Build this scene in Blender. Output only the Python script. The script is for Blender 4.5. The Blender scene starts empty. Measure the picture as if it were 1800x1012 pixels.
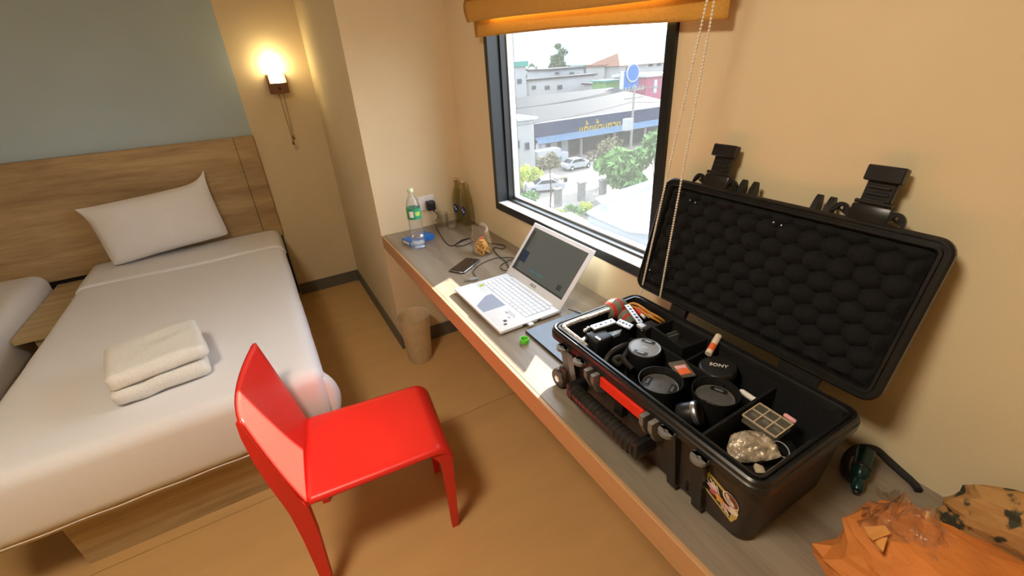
import bpy, bmesh, math, random
from mathutils import Vector, Matrix, Euler
random.seed(7)
scene = bpy.context.scene
col = scene.collection

# ---------------------------------------------------------------- camera
FPX = 776.5
cam_d = bpy.data.cameras.new('camera')
cam = bpy.data.objects.new('camera', cam_d)
col.objects.link(cam)
cam.location = (-1.0066, -2.39, 1.5736)
cam.rotation_euler = (1.0954, 0.0574, -0.5236)
cam_d.sensor_width = 36.0
cam_d.lens = 36.0 * FPX / 1800.0
cam_d.clip_start = 0.02
cam_d.clip_end = 3000
scene.camera = cam
CAM = Vector((-1.0066, -2.39, 1.5736))        # where the photograph was taken from
CROT = Euler((1.0954, 0.0574, -0.5236)).to_matrix()

def ray(u, v):
    return CROT @ Vector(((u - 900) / FPX, -(v - 506) / FPX, -1.0))
def on(u, v, axis, val):
    """the point where the ray of a photo pixel meets a plane of the place"""
    d = ray(u, v); i = 'xyz'.index(axis)
    return CAM + d * ((val - CAM[i]) / d[i])

# ---------------------------------------------------------------- world, sun, exposure
scene.view_settings.view_transform = 'Standard'
scene.view_settings.look = 'None'
scene.view_settings.gamma = 1.0
scene.view_settings.use_curve_mapping = False
scene.view_settings.exposure = 0.56

world = bpy.data.worlds.new('hazy_sky')
scene.world = world
world.use_nodes = True
bg = world.node_tree.nodes['Background']
bg.inputs[0].default_value = (0.80, 0.90, 1.0, 1)
bg.inputs[1].default_value = 4.4

sun_d = bpy.data.lights.new('sun', 'SUN')
sun = bpy.data.objects.new('sun', sun_d)
col.objects.link(sun)
sun_d.energy = 26.0
sun_d.color = (1.0, 0.93, 0.80)
sun_d.angle = math.radians(0.6)
sun.rotation_euler = Vector((-1.0, -0.485, -0.48)).to_track_quat('-Z', 'Y').to_euler()
sun.location = (10, 6, 8)
FILL_LAMP_POWER = 42.0      # added ceiling lamp that fills the room (diffuser emission)
SCONCE_POWER = 10.0

# ---------------------------------------------------------------- materials
MATS = {}
def mat(name, c=(.5, .5, .5), rough=.5, metal=0.0, var=0.06, scale=30.0, bump=0.0, bscale=None,
        trans=0.0, ior=1.45, emis=None, estr=0.0, alpha=1.0, spec=.5, stretch=(1, 1, 1), coat=0.0):
    m = bpy.data.materials.new(name); m.use_nodes = True
    nt = m.node_tree; p = nt.nodes['Principled BSDF']
    p.inputs['Roughness'].default_value = rough
    p.inputs['Metallic'].default_value = metal
    p.inputs['Transmission Weight'].default_value = trans
    p.inputs['IOR'].default_value = ior
    p.inputs['Alpha'].default_value = alpha
    p.inputs['Specular IOR Level'].default_value = spec
    p.inputs['Coat Weight'].default_value = coat
    if emis:
        p.inputs['Emission Color'].default_value = (*emis, 1)
        p.inputs['Emission Strength'].default_value = estr
    tc = nt.nodes.new('ShaderNodeTexCoord'); mp = nt.nodes.new('ShaderNodeMapping')
    mp.inputs['Scale'].default_value = stretch
    nz = nt.nodes.new('ShaderNodeTexNoise'); nz.inputs['Scale'].default_value = scale
    nz.inputs['Detail'].default_value = 4
    rp = nt.nodes.new('ShaderNodeValToRGB')
    rp.color_ramp.elements[0].position = .3; rp.color_ramp.elements[1].position = .7
    rp.color_ramp.elements[0].color = (*[max(0, x * (1 - var)) for x in c], 1)
    rp.color_ramp.elements[1].color = (*[min(1, x * (1 + var)) for x in c], 1)
    nt.links.new(tc.outputs['Object'], mp.inputs['Vector'])
    nt.links.new(mp.outputs[0], nz.inputs['Vector'])
    nt.links.new(nz.outputs['Fac'], rp.inputs['Fac'])
    nt.links.new(rp.outputs['Color'], p.inputs['Base Color'])
    if bump:
        nb = nt.nodes.new('ShaderNodeTexNoise'); nb.inputs['Scale'].default_value = bscale or scale * 4
        nb.inputs['Detail'].default_value = 3
        bp_ = nt.nodes.new('ShaderNodeBump'); bp_.inputs['Strength'].default_value = bump
        bp_.inputs['Distance'].default_value = .01
        nt.links.new(mp.outputs[0], nb.inputs['Vector'])
        nt.links.new(nb.outputs['Fac'], bp_.inputs['Height'])
        nt.links.new(bp_.outputs['Normal'], p.inputs['Normal'])
    MATS[name] = m
    return m

def wood(name, c1, c2, rough=.45, stretch=(1.2, 14, 14), bump=.05):
    m = mat(name, c1, rough=rough)
    nt = m.node_tree; p = nt.nodes['Principled BSDF']
    for n in list(nt.nodes):
        if n.type not in ('BSDF_PRINCIPLED', 'OUTPUT_MATERIAL'): nt.nodes.remove(n)
    tc = nt.nodes.new('ShaderNodeTexCoord'); mp = nt.nodes.new('ShaderNodeMapping')
    mp.inputs['Scale'].default_value = stretch
    a = nt.nodes.new('ShaderNodeTexNoise'); a.inputs['Scale'].default_value = 1.0; a.inputs['Detail'].default_value = 8
    a.inputs['Distortion'].default_value = .6
    b = nt.nodes.new('ShaderNodeTexNoise'); b.inputs['Scale'].default_value = 9.0; b.inputs['Detail'].default_value = 6
    mx = nt.nodes.new('ShaderNodeMath'); mx.operation = 'MULTIPLY_ADD'; mx.inputs[1].default_value = .35
    rp = nt.nodes.new('ShaderNodeValToRGB')
    rp.color_ramp.elements[0].position = .45; rp.color_ramp.elements[1].position = .85
    rp.color_ramp.elements[0].color = (*c1, 1); rp.color_ramp.elements[1].color = (*c2, 1)
    nt.links.new(tc.outputs['Object'], mp.inputs['Vector'])
    nt.links.new(mp.outputs[0], a.inputs['Vector']); nt.links.new(mp.outputs[0], b.inputs['Vector'])
    nt.links.new(b.outputs['Fac'], mx.inputs[0]); nt.links.new(a.outputs['Fac'], mx.inputs[2])
    nt.links.new(mx.outputs[0], rp.inputs['Fac']); nt.links.new(rp.outputs['Color'], p.inputs['Base Color'])
    bn = nt.nodes.new('ShaderNodeBump'); bn.inputs['Strength'].default_value = bump; bn.inputs['Distance'].default_value = .01
    nt.links.new(b.outputs['Fac'], bn.inputs['Height']); nt.links.new(bn.outputs['Normal'], p.inputs['Normal'])
    return m

def glassy(name, tint=(1, 1, 1), clear=.85, haze=(1, 1, 1), hazef=.0, rough=.03, gloss=.1):
    """thin clear sheet: see-through + a film that scatters light + a shine"""
    m = bpy.data.materials.new(name); m.use_nodes = True; nt = m.node_tree
    for n in list(nt.nodes):
        if n.type != 'OUTPUT_MATERIAL': nt.nodes.remove(n)
    out = [n for n in nt.nodes if n.type == 'OUTPUT_MATERIAL'][0]
    tr = nt.nodes.new('ShaderNodeBsdfTransparent'); tr.inputs[0].default_value = (*[t * 1.0 for t in tint], 1)
    tl = nt.nodes.new('ShaderNodeBsdfTranslucent'); tl.inputs[0].default_value = (*haze, 1)
    df = nt.nodes.new('ShaderNodeBsdfDiffuse'); df.inputs[0].default_value = (*haze, 1)
    gl = nt.nodes.new('ShaderNodeBsdfGlossy'); gl.inputs['Roughness'].default_value = rough
    nz = nt.nodes.new('ShaderNodeTexNoise'); nz.inputs['Scale'].default_value = 6
    mr = nt.nodes.new('ShaderNodeMapRange')
    mr.inputs['To Min'].default_value = hazef * .8; mr.inputs['To Max'].default_value = hazef * 1.2
    nt.links.new(nz.outputs['Fac'], mr.inputs['Value'])
    m0 = nt.nodes.new('ShaderNodeMixShader'); m0.inputs[0].default_value = .5
    nt.links.new(tl.outputs[0], m0.inputs[1]); nt.links.new(df.outputs[0], m0.inputs[2])
    m1 = nt.nodes.new('ShaderNodeMixShader'); nt.links.new(mr.outputs[0], m1.inputs[0])
    nt.links.new(tr.outputs[0], m1.inputs[1]); nt.links.new(m0.outputs[0], m1.inputs[2])
    m2 = nt.nodes.new('ShaderNodeMixShader')
    fr = nt.nodes.new('ShaderNodeLayerWeight'); fr.inputs['Blend'].default_value = gloss
    nt.links.new(fr.outputs['Facing'], m2.inputs[0])
    nt.links.new(m1.outputs[0], m2.inputs[1]); nt.links.new(gl.outputs[0], m2.inputs[2])
    nt.links.new(m2.outputs[0], out.inputs[0])
    MATS[name] = m
    return m

M = MATS
mat('cream_paint', (.76, .64, .41), .85, var=.03, scale=3, bump=.05, bscale=260)
mat('blue_grey_paint', (.46, .575, .61), .85, var=.03, scale=3, bump=.05, bscale=260)
mat('ceiling_white', (.80, .74, .62), .9)
mat('floor_laminate', (.64, .40, .165), .38, var=.05, scale=2.5, stretch=(1, 5, 1))
mat('baseboard_grey', (.13, .125, .10), .5)
wood('bed_wood', (.36, .26, .125), (.60, .46, .25))
wood('headboard_wood', (.30, .19, .085), (.56, .40, .20), stretch=(1.0, 9, 9))
wood('desk_wood', (.19, .148, .105), (.30, .25, .19), rough=.27, stretch=(16, 1.2, 16))
mat('desk_edge', (.52, .30, .14), .42, var=.06, scale=4, stretch=(1, .3, 8))
mat('linen', (.80, .79, .80), .9, var=.02, scale=300, bump=.12, bscale=9)
mat('linen_pillow', (.82, .79, .76), .9, var=.02, scale=300, bump=.15, bscale=12)
mat('terry', (.88, .86, .80), .95, var=.05, scale=160, bump=.6, bscale=320)
mat('red_plastic', (.78, .030, .020), .33, var=.03, scale=5, bump=.02, bscale=500)
mat('frame_black', (.012, .014, .014), .35)
mat('frame_alu', (.45, .46, .46), .4, metal=.3)
mat('blind_fabric', (.62, .33, .06), .9, var=.08, scale=220, bump=.2, bscale=420)
mat('bead_white', (.80, .72, .58), .4)
mat('brass_brown', (.22, .11, .05), .4, metal=.4)
mat('cord_brown', (.30, .17, .07), .6)
mat('shade_glass', (1, .93, .75), .5, emis=(1.0, .78, .42), estr=SCONCE_POWER)
mat('fill_lamp_diffuser', (1, .95, .85), .5, emis=(1.0, .875, .69), estr=FILL_LAMP_POWER)
mat('white_plastic', (.80, .80, .79), .35)
mat('laptop_white', (.80, .83, .87), .38, var=.02)
mat('key_white', (.84, .87, .91), .45, var=.02)
mat('key_well', (.42, .47, .54), .5, var=.02)
mat('trackpad', (.34, .39, .50), .35, var=.04, scale=200)
mat('screen_dark', (.03, .032, .03), .28, emis=(.07, .07, .06), estr=.75)
mat('screen_blue', (.01, .015, .03), .28, emis=(.012, .022, .04), estr=.6)
mat('screen_teal', (.03, .08, .09), .28, emis=(.03, .085, .10), estr=.7)
mat('screen_line', (.02, .02, .02), .28, emis=(.03, .034, .03), estr=.6)
mat('ink_dark', (.06, .06, .07), .5)
mat('ink_grey', (.45, .46, .50), .5)
mat('black_plastic', (.012, .012, .012), .38, var=.2)
mat('black_rough', (.014, .013, .012), .7, var=.3, bump=.1, bscale=200)
mat('case_shell', (.032, .022, .016), .46, var=.25, scale=60, bump=.12, bscale=260)
mat('case_rim', (.012, .012, .012), .3, var=.2)
mat('foam_black', (.0045, .0045, .005), .95, var=.3, scale=90, bump=.3, bscale=300)
mat('liner_fabric', (.005, .005, .0055), .9, var=.3, scale=120, bump=.2)
mat('liner_fur', (.40, .36, .31), .95, var=.3, scale=120, bump=.8, bscale=160)
mat('red_label', (.75, .03, .012), .4)
mat('rubber_grip', (.02, .019, .018), .3, var=.2)
mat('cap_grey', (.30, .33, .37), .32, var=.05)
mat('cap_dark', (.085, .085, .085), .42, var=.15, scale=200)
mat('lug_grey', (.17, .165, .155), .4, var=.15)
mat('cap_black', (.015, .015, .015), .3)
mat('lens_black', (.010, .010, .010), .4)
mat('steel', (.55, .57, .60), .28, metal=.9)
mat('alu_plate', (.66, .70, .74), .32, metal=.35)
mat('screen_blue_grey', (.34, .44, .56), .3)
mat('cloth_red', (.62, .05, .04), .9, bump=.4, bscale=200)
mat('cloth_green', (.20, .22, .17), .9, bump=.4, bscale=200)
mat('cable_orange', (.62, .28, .04), .4)
mat('cable_red', (.62, .035, .03), .4)
mat('white_print', (.82, .80, .76), .5)
mat('orange_print', (.85, .16, .04), .5)
mat('pink_print', (.85, .42, .45), .5)
mat('balm_tube', (.82, .70, .58), .4)
mat('beige_plastic', (.55, .44, .30), .6)
mat('foil', (.46, .38, .28), .34, metal=.35, var=.35, scale=30, bump=.7, bscale=60)
mat('sticker_gold', (.56, .44, .12), .5)
mat('sticker_cream', (.82, .76, .62), .5)
mat('sticker_black', (.015, .012, .01), .5)
mat('sticker_pink', (.78, .40, .45), .5)
mat('sticker_deep_pink', (.50, .12, .20), .5)
mat('sticker_orange', (.80, .36, .05), .5)
mat('sticker_brown', (.20, .06, .03), .5)
glassy('clear_pet', (.97, .985, 1), hazef=.10, haze=(.9, .95, 1), gloss=.18)
glassy('clear_glass', (.97, .96, .93), hazef=.03, gloss=.22)
glassy('bag_film', (.98, .97, .95), hazef=.10, haze=(1, .97, .92), gloss=.30, rough=.12)
glassy('wrap_film', (.98, .97, .95), hazef=.05, haze=(1, .97, .92), gloss=.35, rough=.10)
glassy('clear_case', (.9, .88, .8), hazef=.25, haze=(.75, .70, .58), gloss=.2)
glassy('bin_plastic', (.98, .94, .85), hazef=.66, haze=(.96, .88, .70), gloss=.06, rough=.3)
glassy('window_glass', (.97, .98, 1), hazef=.021, haze=(.93, .97, 1), gloss=.02)  # milky film paints the hazy glare of the view into the pane
glassy('olive_glass', (.74, .70, .46), hazef=.30, haze=(.42, .38, .17), gloss=.22)
mat('water', (.9, .95, 1), .02, trans=1.0, ior=1.33)
mat('label_green', (.03, .30, .14), .45, var=.2)
mat('label_lime', (.45, .62, .10), .45)
mat('cap_pale_green', (.62, .75, .45), .5)
mat('blue_card', (.02, .16, .55), .45)
mat('navy_label', (.015, .03, .11), .4)
mat('phone_screen', (.030, .020, .015), .08)
mat('chrome', (.65, .65, .65), .2, metal=.8)
mat('snack', (.82, .47, .11), .75, var=.2, scale=40, bump=.5, bscale=120)
mat('snack_red', (.75, .12, .06), .7)
mat('lime_rubber', (.16, .72, .05), .4)
mat('tablet_grey', (.20, .26, .34), .38)
mat('grey_plug', (.30, .30, .31), .45)
mat('teal_dark', (.006, .035, .033), .25)
mat('bag_paper', (.66, .22, .045), .75, var=.12, scale=10, bump=.5, bscale=26)
mat('bag_paper_light', (.72, .33, .09), .75, var=.12, scale=10, bump=.5, bscale=26)
mat('bag_print', (.40, .22, .08), .75, bump=.5, bscale=26)
_r = [n for n in MATS['bag_print'].node_tree.nodes if n.type == 'VALTORGB'][0].color_ramp
_r.elements[0].position = .40; _r.elements[1].position = .46
_r.elements[0].color = (.05, .05, .03, 1); _r.elements[1].color = (.50, .27, .09, 1)


# outdoors
mat('asphalt', (0.096, 0.089, 0.083), .9, var=.15, scale=.3, spec=.05)
mat('dust_road', (0.166, 0.150, 0.134), .95, var=.12, scale=.4, spec=.05)
mat('soil', (0.108, 0.099, 0.080), .95, var=.25, scale=.8, spec=.05)
mat('roof_grey', (0.018, 0.021, 0.026), .8, var=.12, scale=.5, spec=.05)
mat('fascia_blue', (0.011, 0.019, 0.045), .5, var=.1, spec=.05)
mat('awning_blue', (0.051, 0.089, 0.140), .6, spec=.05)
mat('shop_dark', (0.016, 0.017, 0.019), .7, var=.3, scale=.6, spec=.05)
mat('sign_yellow', (0.230, 0.160, 0.010), .5, spec=.05)
mat('wall_white', (0.198, 0.198, 0.195), .9, var=.06, scale=.3, spec=.05)
mat('wall_cool', (0.160, 0.172, 0.185), .9, var=.06, scale=.3, spec=.05)
mat('ext_window', (0.029, 0.032, 0.038), .3, spec=.05)
mat('roof_red', (0.115, 0.055, 0.038), .85, var=.12, scale=.8, spec=.05)
mat('roof_green', (0.032, 0.134, 0.108), .7, spec=.05)
mat('board_blue', (0.019, 0.070, 0.198), .5, spec=.05)
mat('board_white', (0.240, 0.249, 0.255), .5, spec=.05)
mat('wall_pink', (0.185, 0.051, 0.077), .85, spec=.05)
mat('metal_roof', (0.198, 0.214, 0.230), .55, var=.04, scale=.6, spec=.05)
mat('car_white', (0.211, 0.220, 0.230), .25, var=.02, coat=.5, spec=.05)
mat('car_glass', (0.013, 0.016, 0.019), .1, spec=.05)
mat('tyre', (0.006, 0.006, 0.006), .7, spec=.05)
mat('leaf_dark', (0.035, 0.075, 0.035), .8, var=.35, scale=2, spec=.05)
mat('leaf_mid', (0.087, 0.157, 0.052), .8, var=.35, scale=2, spec=.05)
mat('leaf_lime', (0.278, 0.325, 0.058), .8, var=.3, scale=2, spec=.05)
mat('leaf_dry', (0.096, 0.086, 0.051), .85, var=.3, scale=2, spec=.05)
mat('bark', (0.045, 0.032, 0.023), .9, spec=.05)
mat('concrete', (0.128, 0.125, 0.115), .9, var=.15, scale=1, spec=.05)
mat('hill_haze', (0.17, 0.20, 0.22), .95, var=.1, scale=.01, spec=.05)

# ---------------------------------------------------------------- mesh builder
class MB:
    def __init__(self): self.v = []; self.f = []; self.mi = []
    def add(self, vs, fs, mi=0, T=None):
        o = len(self.v)
        for p in vs:
            p = Vector(p)
            self.v.append(T @ p if T is not None else p)
        for f in fs: self.f.append([i + o for i in f]); self.mi.append(mi)
        return self
    def box(self, x0, x1, y0, y1, z0, z1, mi=0, T=None):
        vs = [(x, y, z) for x in (x0, x1) for y in (y0, y1) for z in (z0, z1)]
        return self.add(vs, [(0, 1, 3, 2), (4, 6, 7, 5), (0, 4, 5, 1), (2, 3, 7, 6), (0, 2, 6, 4), (1, 5, 7, 3)], mi, T)
    def frombm(self, bm, mi=0, T=None):
        bm.verts.index_update()
        self.add([v.co.copy() for v in bm.verts], [[v.index for v in f.verts] for f in bm.faces], mi, T)
        bm.free(); return self
    def rbox(self, x0, x1, y0, y1, z0, z1, r=.01, seg=2, mi=0, T=None, taper=None):
        bm = bmesh.new(); bmesh.ops.create_cube(bm, size=1)
        for v in bm.verts:
            k = 1.0
            if taper and v.co.z < 0: k = taper
            v.co = Vector(((x0 + x1) / 2 + v.co.x * (x1 - x0) * k, (y0 + y1) / 2 + v.co.y * (y1 - y0) * k, (z0 + z1) / 2 + v.co.z * (z1 - z0)))
        bmesh.ops.bevel(bm, geom=bm.edges[:], offset=r, segments=seg, affect='EDGES', profile=.5)
        return self.frombm(bm, mi, T)
    def prism(self, pts, lo, hi, axis='z', mi=0, T=None):
        n = len(pts)
        def P(a, b, c): return {'z': (a, b, c), 'y': (a, c, b), 'x': (c, a, b)}[axis]
        vs = [P(a, b, lo) for a, b in pts] + [P(a, b, hi) for a, b in pts]
        fs = [list(range(n))[::-1], list(range(n, 2 * n))] + [(i, (i + 1) % n, n + (i + 1) % n, n + i) for i in range(n)]
        return self.add(vs, fs, mi, T)
    def cyl(self, a, b, r0, r1=None, n=16, cap=True, mi=0, T=None):
        a = Vector(a); b = Vector(b); r1 = r0 if r1 is None else r1
        q = (b - a).to_track_quat('Z', 'Y').to_matrix()
        vs = []
        for c, r in ((a, r0), (b, r1)):
            for i in range(n):
                t = 2 * math.pi * i / n
                vs.append(c + q @ Vector((r * math.cos(t), r * math.sin(t), 0)))
        fs = [(i, (i + 1) % n, n + (i + 1) % n, n + i) for i in range(n)]
        if cap: fs += [list(range(n))[::-1], list(range(n, 2 * n))]
        return self.add(vs, fs, mi, T)
    def lathe(self, prof, n=24, mi=0, T=None, c=(0, 0, 0), a0=0.0, a1=None):
        full = a1 is None; m = n if full else n + 1
        span = 2 * math.pi if full else a1 - a0
        vs = []
        for r, z in prof:
            for i in range(m):
                t = a0 + span * i / n
                vs.append((c[0] + r * math.cos(t), c[1] + r * math.sin(t), c[2] + z))
        fs = []
        for j in range(len(prof) - 1):
            for i in range(n):
                k = (i + 1) % m
                fs.append((j * m + i, j * m + k, (j + 1) * m + k, (j + 1) * m + i))
        return self.add(vs, fs, mi, T)
    def tube(self, pts, r, n=8, mi=0, T=None, closed=False):
        pts = [Vector(p) for p in pts]; m = len(pts); vs = []; up = Vector((0, 0, 1))
        for i, p in enumerate(pts):
            if closed: d = pts[(i + 1) % m] - pts[i - 1]
            else: d = pts[min(i + 1, m - 1)] - pts[max(i - 1, 0)]
            d = d.normalized() if d.length > 1e-9 else Vector((1, 0, 0))
            s = d.cross(up)
            if s.length < 1e-3: s = d.cross(Vector((0, 1, 0)))
            s.normalize(); w = s.cross(d)
            rr = r[i] if isinstance(r, (list, tuple)) else r
            for k in range(n):
                t = 2 * math.pi * k / n
                vs.append(p + s * (rr * math.cos(t)) + w * (rr * math.sin(t)))
        fs = []
        for i in range(m if closed else m - 1):
            j = (i + 1) % m
            for k in range(n):
                k2 = (k + 1) % n
                fs.append((i * n + k, i * n + k2, j * n + k2, j * n + k))
        if not closed: fs += [list(range(n))[::-1], [(m - 1) * n + k for k in range(n)]]
        return self.add(vs, fs, mi, T)
    def grid(self, fn, nu, nv, mi=0, T=None, wrapu=False):
        vs = [fn(i / nu, j / nv) for j in range(nv + 1) for i in range(nu + 1)]
        w = nu + 1
        fs = [(j * w + i, j * w + i + 1, (j + 1) * w + i + 1, (j + 1) * w + i) for j in range(nv) for i in range(nu)]
        return self.add(vs, fs, mi, T)
    def sphere(self, c, r, nu=12, nv=8, mi=0, T=None, sc=(1, 1, 1)):
        c = Vector(c)
        return self.grid(lambda u, v: c + Vector((r * sc[0] * math.sin(math.pi * v) * math.cos(2 * math.pi * u),
                         r * sc[1] * math.sin(math.pi * v) * math.sin(2 * math.pi * u), r * sc[2] * math.cos(math.pi * v))), nu, nv, mi, T)
    def build(self, name, m, parent=None, smooth=False, local=False, solid=0.0, merge=False):
        me = bpy.data.meshes.new(name)
        vs = self.v; off = Vector((0, 0, 0)); loc = Vector((0, 0, 0))
        if parent is None:
            xs = [p.x for p in vs]; ys = [p.y for p in vs]; zs = [p.z for p in vs]
            loc = Vector(((min(xs) + max(xs)) / 2, (min(ys) + max(ys)) / 2, min(zs))); off = loc
        elif not local:
            q = parent
            while q is not None: off = off + Vector(q.location); q = q.parent
        me.from_pydata([tuple(p - off) for p in vs], [], self.f)
        ms = m if isinstance(m, (list, tuple)) else [m]
        for x in ms: me.materials.append(MATS[x] if isinstance(x, str) else x)
        if len(ms) > 1: me.polygons.foreach_set('material_index', self.mi)
        bm = bmesh.new(); bm.from_mesh(me)
        bmesh.ops.remove_doubles(bm, verts=bm.verts, dist=1e-5)
        bmesh.ops.recalc_face_normals(bm, faces=bm.faces)
        bm.to_mesh(me); bm.free()
        if smooth:
            me.polygons.foreach_set('use_smooth', [True] * len(me.polygons))
            try: me.set_sharp_from_angle(angle=math.radians(42))
            except Exception: pass
        o = bpy.data.objects.new(name, me); col.objects.link(o)
        o.location = loc
        if parent is not None: o.parent = parent; o.location = (0, 0, 0)
        if solid:
            s = o.modifiers.new('thickness', 'SOLIDIFY'); s.thickness = solid; s.offset = 0
        return o

def tag(o, label, cat, group=None, kind=None):
    o['label'] = label; o['category'] = cat
    if group: o['group'] = group
    if kind: o['kind'] = kind
    return o
def thing(name, loc, label, cat, group=None, rz=0.0):
    o = bpy.data.objects.new(name, None); col.objects.link(o)
    o.empty_display_size = .05
    o.location = loc; o.rotation_euler = (0, 0, rz)
    return tag(o, label, cat, group)
def struct(o): o['kind'] = 'structure'; return o
def share(src, parent, loc=None, rot=None, name=None):
    c = src.copy(); col.objects.link(c); c.parent = parent
    if loc is not None: c.location = loc
    if rot is not None: c.rotation_euler = rot
    return c
def text_mesh(txt, size, mb_out=None, extrude=.0005):
    cu = bpy.data.curves.new('txt', 'FONT'); cu.body = txt; cu.size = size; cu.extrude = extrude
    cu.align_x = 'CENTER'; cu.align_y = 'CENTER'
    ob = bpy.data.objects.new('txt', cu); col.objects.link(ob)
    dg = bpy.context.evaluated_depsgraph_get()
    me = bpy.data.meshes.new_from_object(ob.evaluated_get(dg))
    mb = MB(); mb.add([v.co.copy() for v in me.vertices], [list(p.vertices) for p in me.polygons])
    bpy.data.objects.remove(ob); bpy.data.curves.remove(cu); bpy.data.meshes.remove(me)
    return mb
def xform(mb, T):
    mb.v = [T @ p for p in mb.v]; return mb
def catmull(pts, k=8):
    pts = [Vector(p) for p in pts]; out = []
    n = len(pts)
    for i in range(n - 1):
        p0 = pts[max(i - 1, 0)]; p1 = pts[i]; p2 = pts[i + 1]; p3 = pts[min(i + 2, n - 1)]
        for j in range(k):
            t = j / k
            out.append(.5 * ((2 * p1) + (p2 - p0) * t + (2 * p0 - 5 * p1 + 4 * p2 - p3) * t * t + (3 * p1 - p0 - 3 * p2 + p3) * t ** 3))
    out.append(pts[-1]); return out
def hashn(i, j, s=0):
    x = math.sin(i * 127.1 + j * 311.7 + s * 74.7) * 43758.5453
    return x - math.floor(x)
def noise2(x, y, s=0):
    i = math.floor(x); j = math.floor(y); fx = x - i; fy = y - j
    fx = fx * fx * (3 - 2 * fx); fy = fy * fy * (3 - 2 * fy)
    a = hashn(i, j, s); b = hashn(i + 1, j, s); c = hashn(i, j + 1, s); d = hashn(i + 1, j + 1, s)
    return (a + (b - a) * fx) * (1 - fy) + (c + (d - c) * fx) * fy

#==STRUCT==
XL, YB, YH, ZC = -5.2, -4.8, 1.224, 2.6
PX = -.52                                   # pier side / desk front
DZ = .75                                    # desk height
WY0, WY1, WZ0, WZ1 = -.428, -1.492, .908, 1.95   # window hole

fl = struct(MB().box(XL - .2, .2, YB - .2, YH + .2, -.2, -.006).build('floor', 'floor_laminate'))
for (a, b) in ((YB, -.7565), (-.7535, YH)):
    MB().box(XL, 0, a, b, -.006, 0).build('floor_panel', 'floor_laminate', fl)
struct(MB().box(XL - .2, .2, YB - .2, YH + .2, ZC, ZC + .15).build('ceiling', 'ceiling_white'))
# headboard wall: blue grey paint to the left of x = -.982, cream to the right
hw = struct(MB().box(XL - .2, -.982, YH, YH + .2, 0, ZC, 0).box(-.982, .2, YH, YH + .2, 0, ZC, 1).build('wall_headboard', ['blue_grey_paint', 'cream_paint']))
struct(MB().box(XL - .2, XL, YB, YH, 0, ZC).build('wall_left', 'cream_paint'))
struct(MB().box(XL - .2, .2, YB - .2, YB, 0, ZC).build('wall_back', 'cream_paint'))
struct(MB().box(PX, 0, 0, YH, 0, ZC).build('wall_pier', 'cream_paint'))
w = MB()
w.box(0, .124, WY0, YH, 0, ZC); w.box(0, .124, YB, WY1, 0, ZC)
w.box(0, .124, WY1, WY0, 0, WZ0); w.box(0, .124, WY1, WY0, WZ1, ZC)
struct(w.build('wall_window', 'cream_paint'))
BH, BT = .09, .012
struct(MB().box(-.982, PX - BT, YH - BT, YH, 0, BH).build('baseboard_headboard', 'baseboard_grey'))
struct(MB().box(PX - BT, PX, -BT, YH, 0, BH).build('baseboard_pier_side', 'baseboard_grey'))
struct(MB().box(PX, 0, -BT, 0, 0, BH).build('baseboard_pier_front', 'baseboard_grey'))
struct(MB().box(-BT, 0, YB, -BT, 0, BH).build('baseboard_window', 'baseboard_grey'))

# window: outer black frame, inner aluminium sash, pane with the outdoor haze put into its glass
win = struct(bpy.data.objects.new('window_1', None)); col.objects.link(win)
win.location = (.05, (WY0 + WY1) / 2, WZ0)
FX0, FX1 = -.012, .12
FW = .030
def ring(mb, x0, x1, y0, y1, z0, z1, t, tb=None):
    tb = tb or t
    mb.box(x0, x1, y0 - t, y0, z0, z1); mb.box(x0, x1, y1, y1 + t, z0, z1)
    mb.box(x0, x1, y1 + t, y0 - t, z0, z0 + tb); mb.box(x0, x1, y1 + t, y0 - t, z1 - t, z1)
    return mb
ring(MB(), FX0, FX1, WY0, WY1, WZ0, WZ1, FW, .034).build('frame', 'frame_black', win)
# step of the frame towards the glass
ring(MB(), .045, .075, WY0 - FW, WY1 + FW, WZ0 + .034, WZ1 - FW, .012).build('frame_bead', 'frame_black', win)
ring(MB(), .075, .105, WY0 - FW, WY1 + FW, WZ0 + .034, WZ1 - FW, .020).build('sash', 'frame_alu', win)
MB().box(FX0 + .002, .045, WY1 + FW, WY0 - FW, WZ0 + .034, WZ0 + .037).build('sill_plate', 'white_plastic', win)
MB().box(.088, .089, WY1 + FW + .015, WY0 - FW - .015, WZ0 + .05, WZ1 - FW - .015).build('pane', 'window_glass', win)

# unseen ceiling lamp added as room fill, placed along the chair leg shadows
for (lx, ly, lb) in ((-1.6, -2.0, 'unseen round flush ceiling lamp added for room fill, behind the desk chair'),):
    t = thing('added_ceiling_lamp', (lx, ly, ZC - .07), lb, 'lamp')
    MB().lathe([(0, .07), (.26, .07), (.26, .03), (.24, .02)], 32, c=(lx, ly, ZC - .07)).build('rim', 'white_plastic', t, True)
    MB().lathe([(.24, .02), (.20, .005), (.1, 0), (0, -.002)], 32, c=(lx, ly, ZC - .07)).build('diffuser', 'fill_lamp_diffuser', t, True)
#==ROOM OBJECTS==
# ---------------------------------------------------------------- headboard
hb = thing('headboard', (-2.7, YH - .02, .52), 'long brown wooden headboard on the wall behind both beds', 'headboard')
HBF = YH - .042
edges = [-.982, -1.10, -2.62, -4.4]
for i in range(3):
    MB().rbox(edges[i + 1] + .0008, edges[i] - .0008, HBF, YH - .001, .52, 1.227, .003, 1).build('headboard_panel', 'headboard_wood', hb)
MB().box(-4.4, -.99, YH - .018, YH - .001, .02, .52).build('recess_shade_panel', 'black_rough', hb)  # black panel put in as the shade of the recess below the headboard

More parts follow.
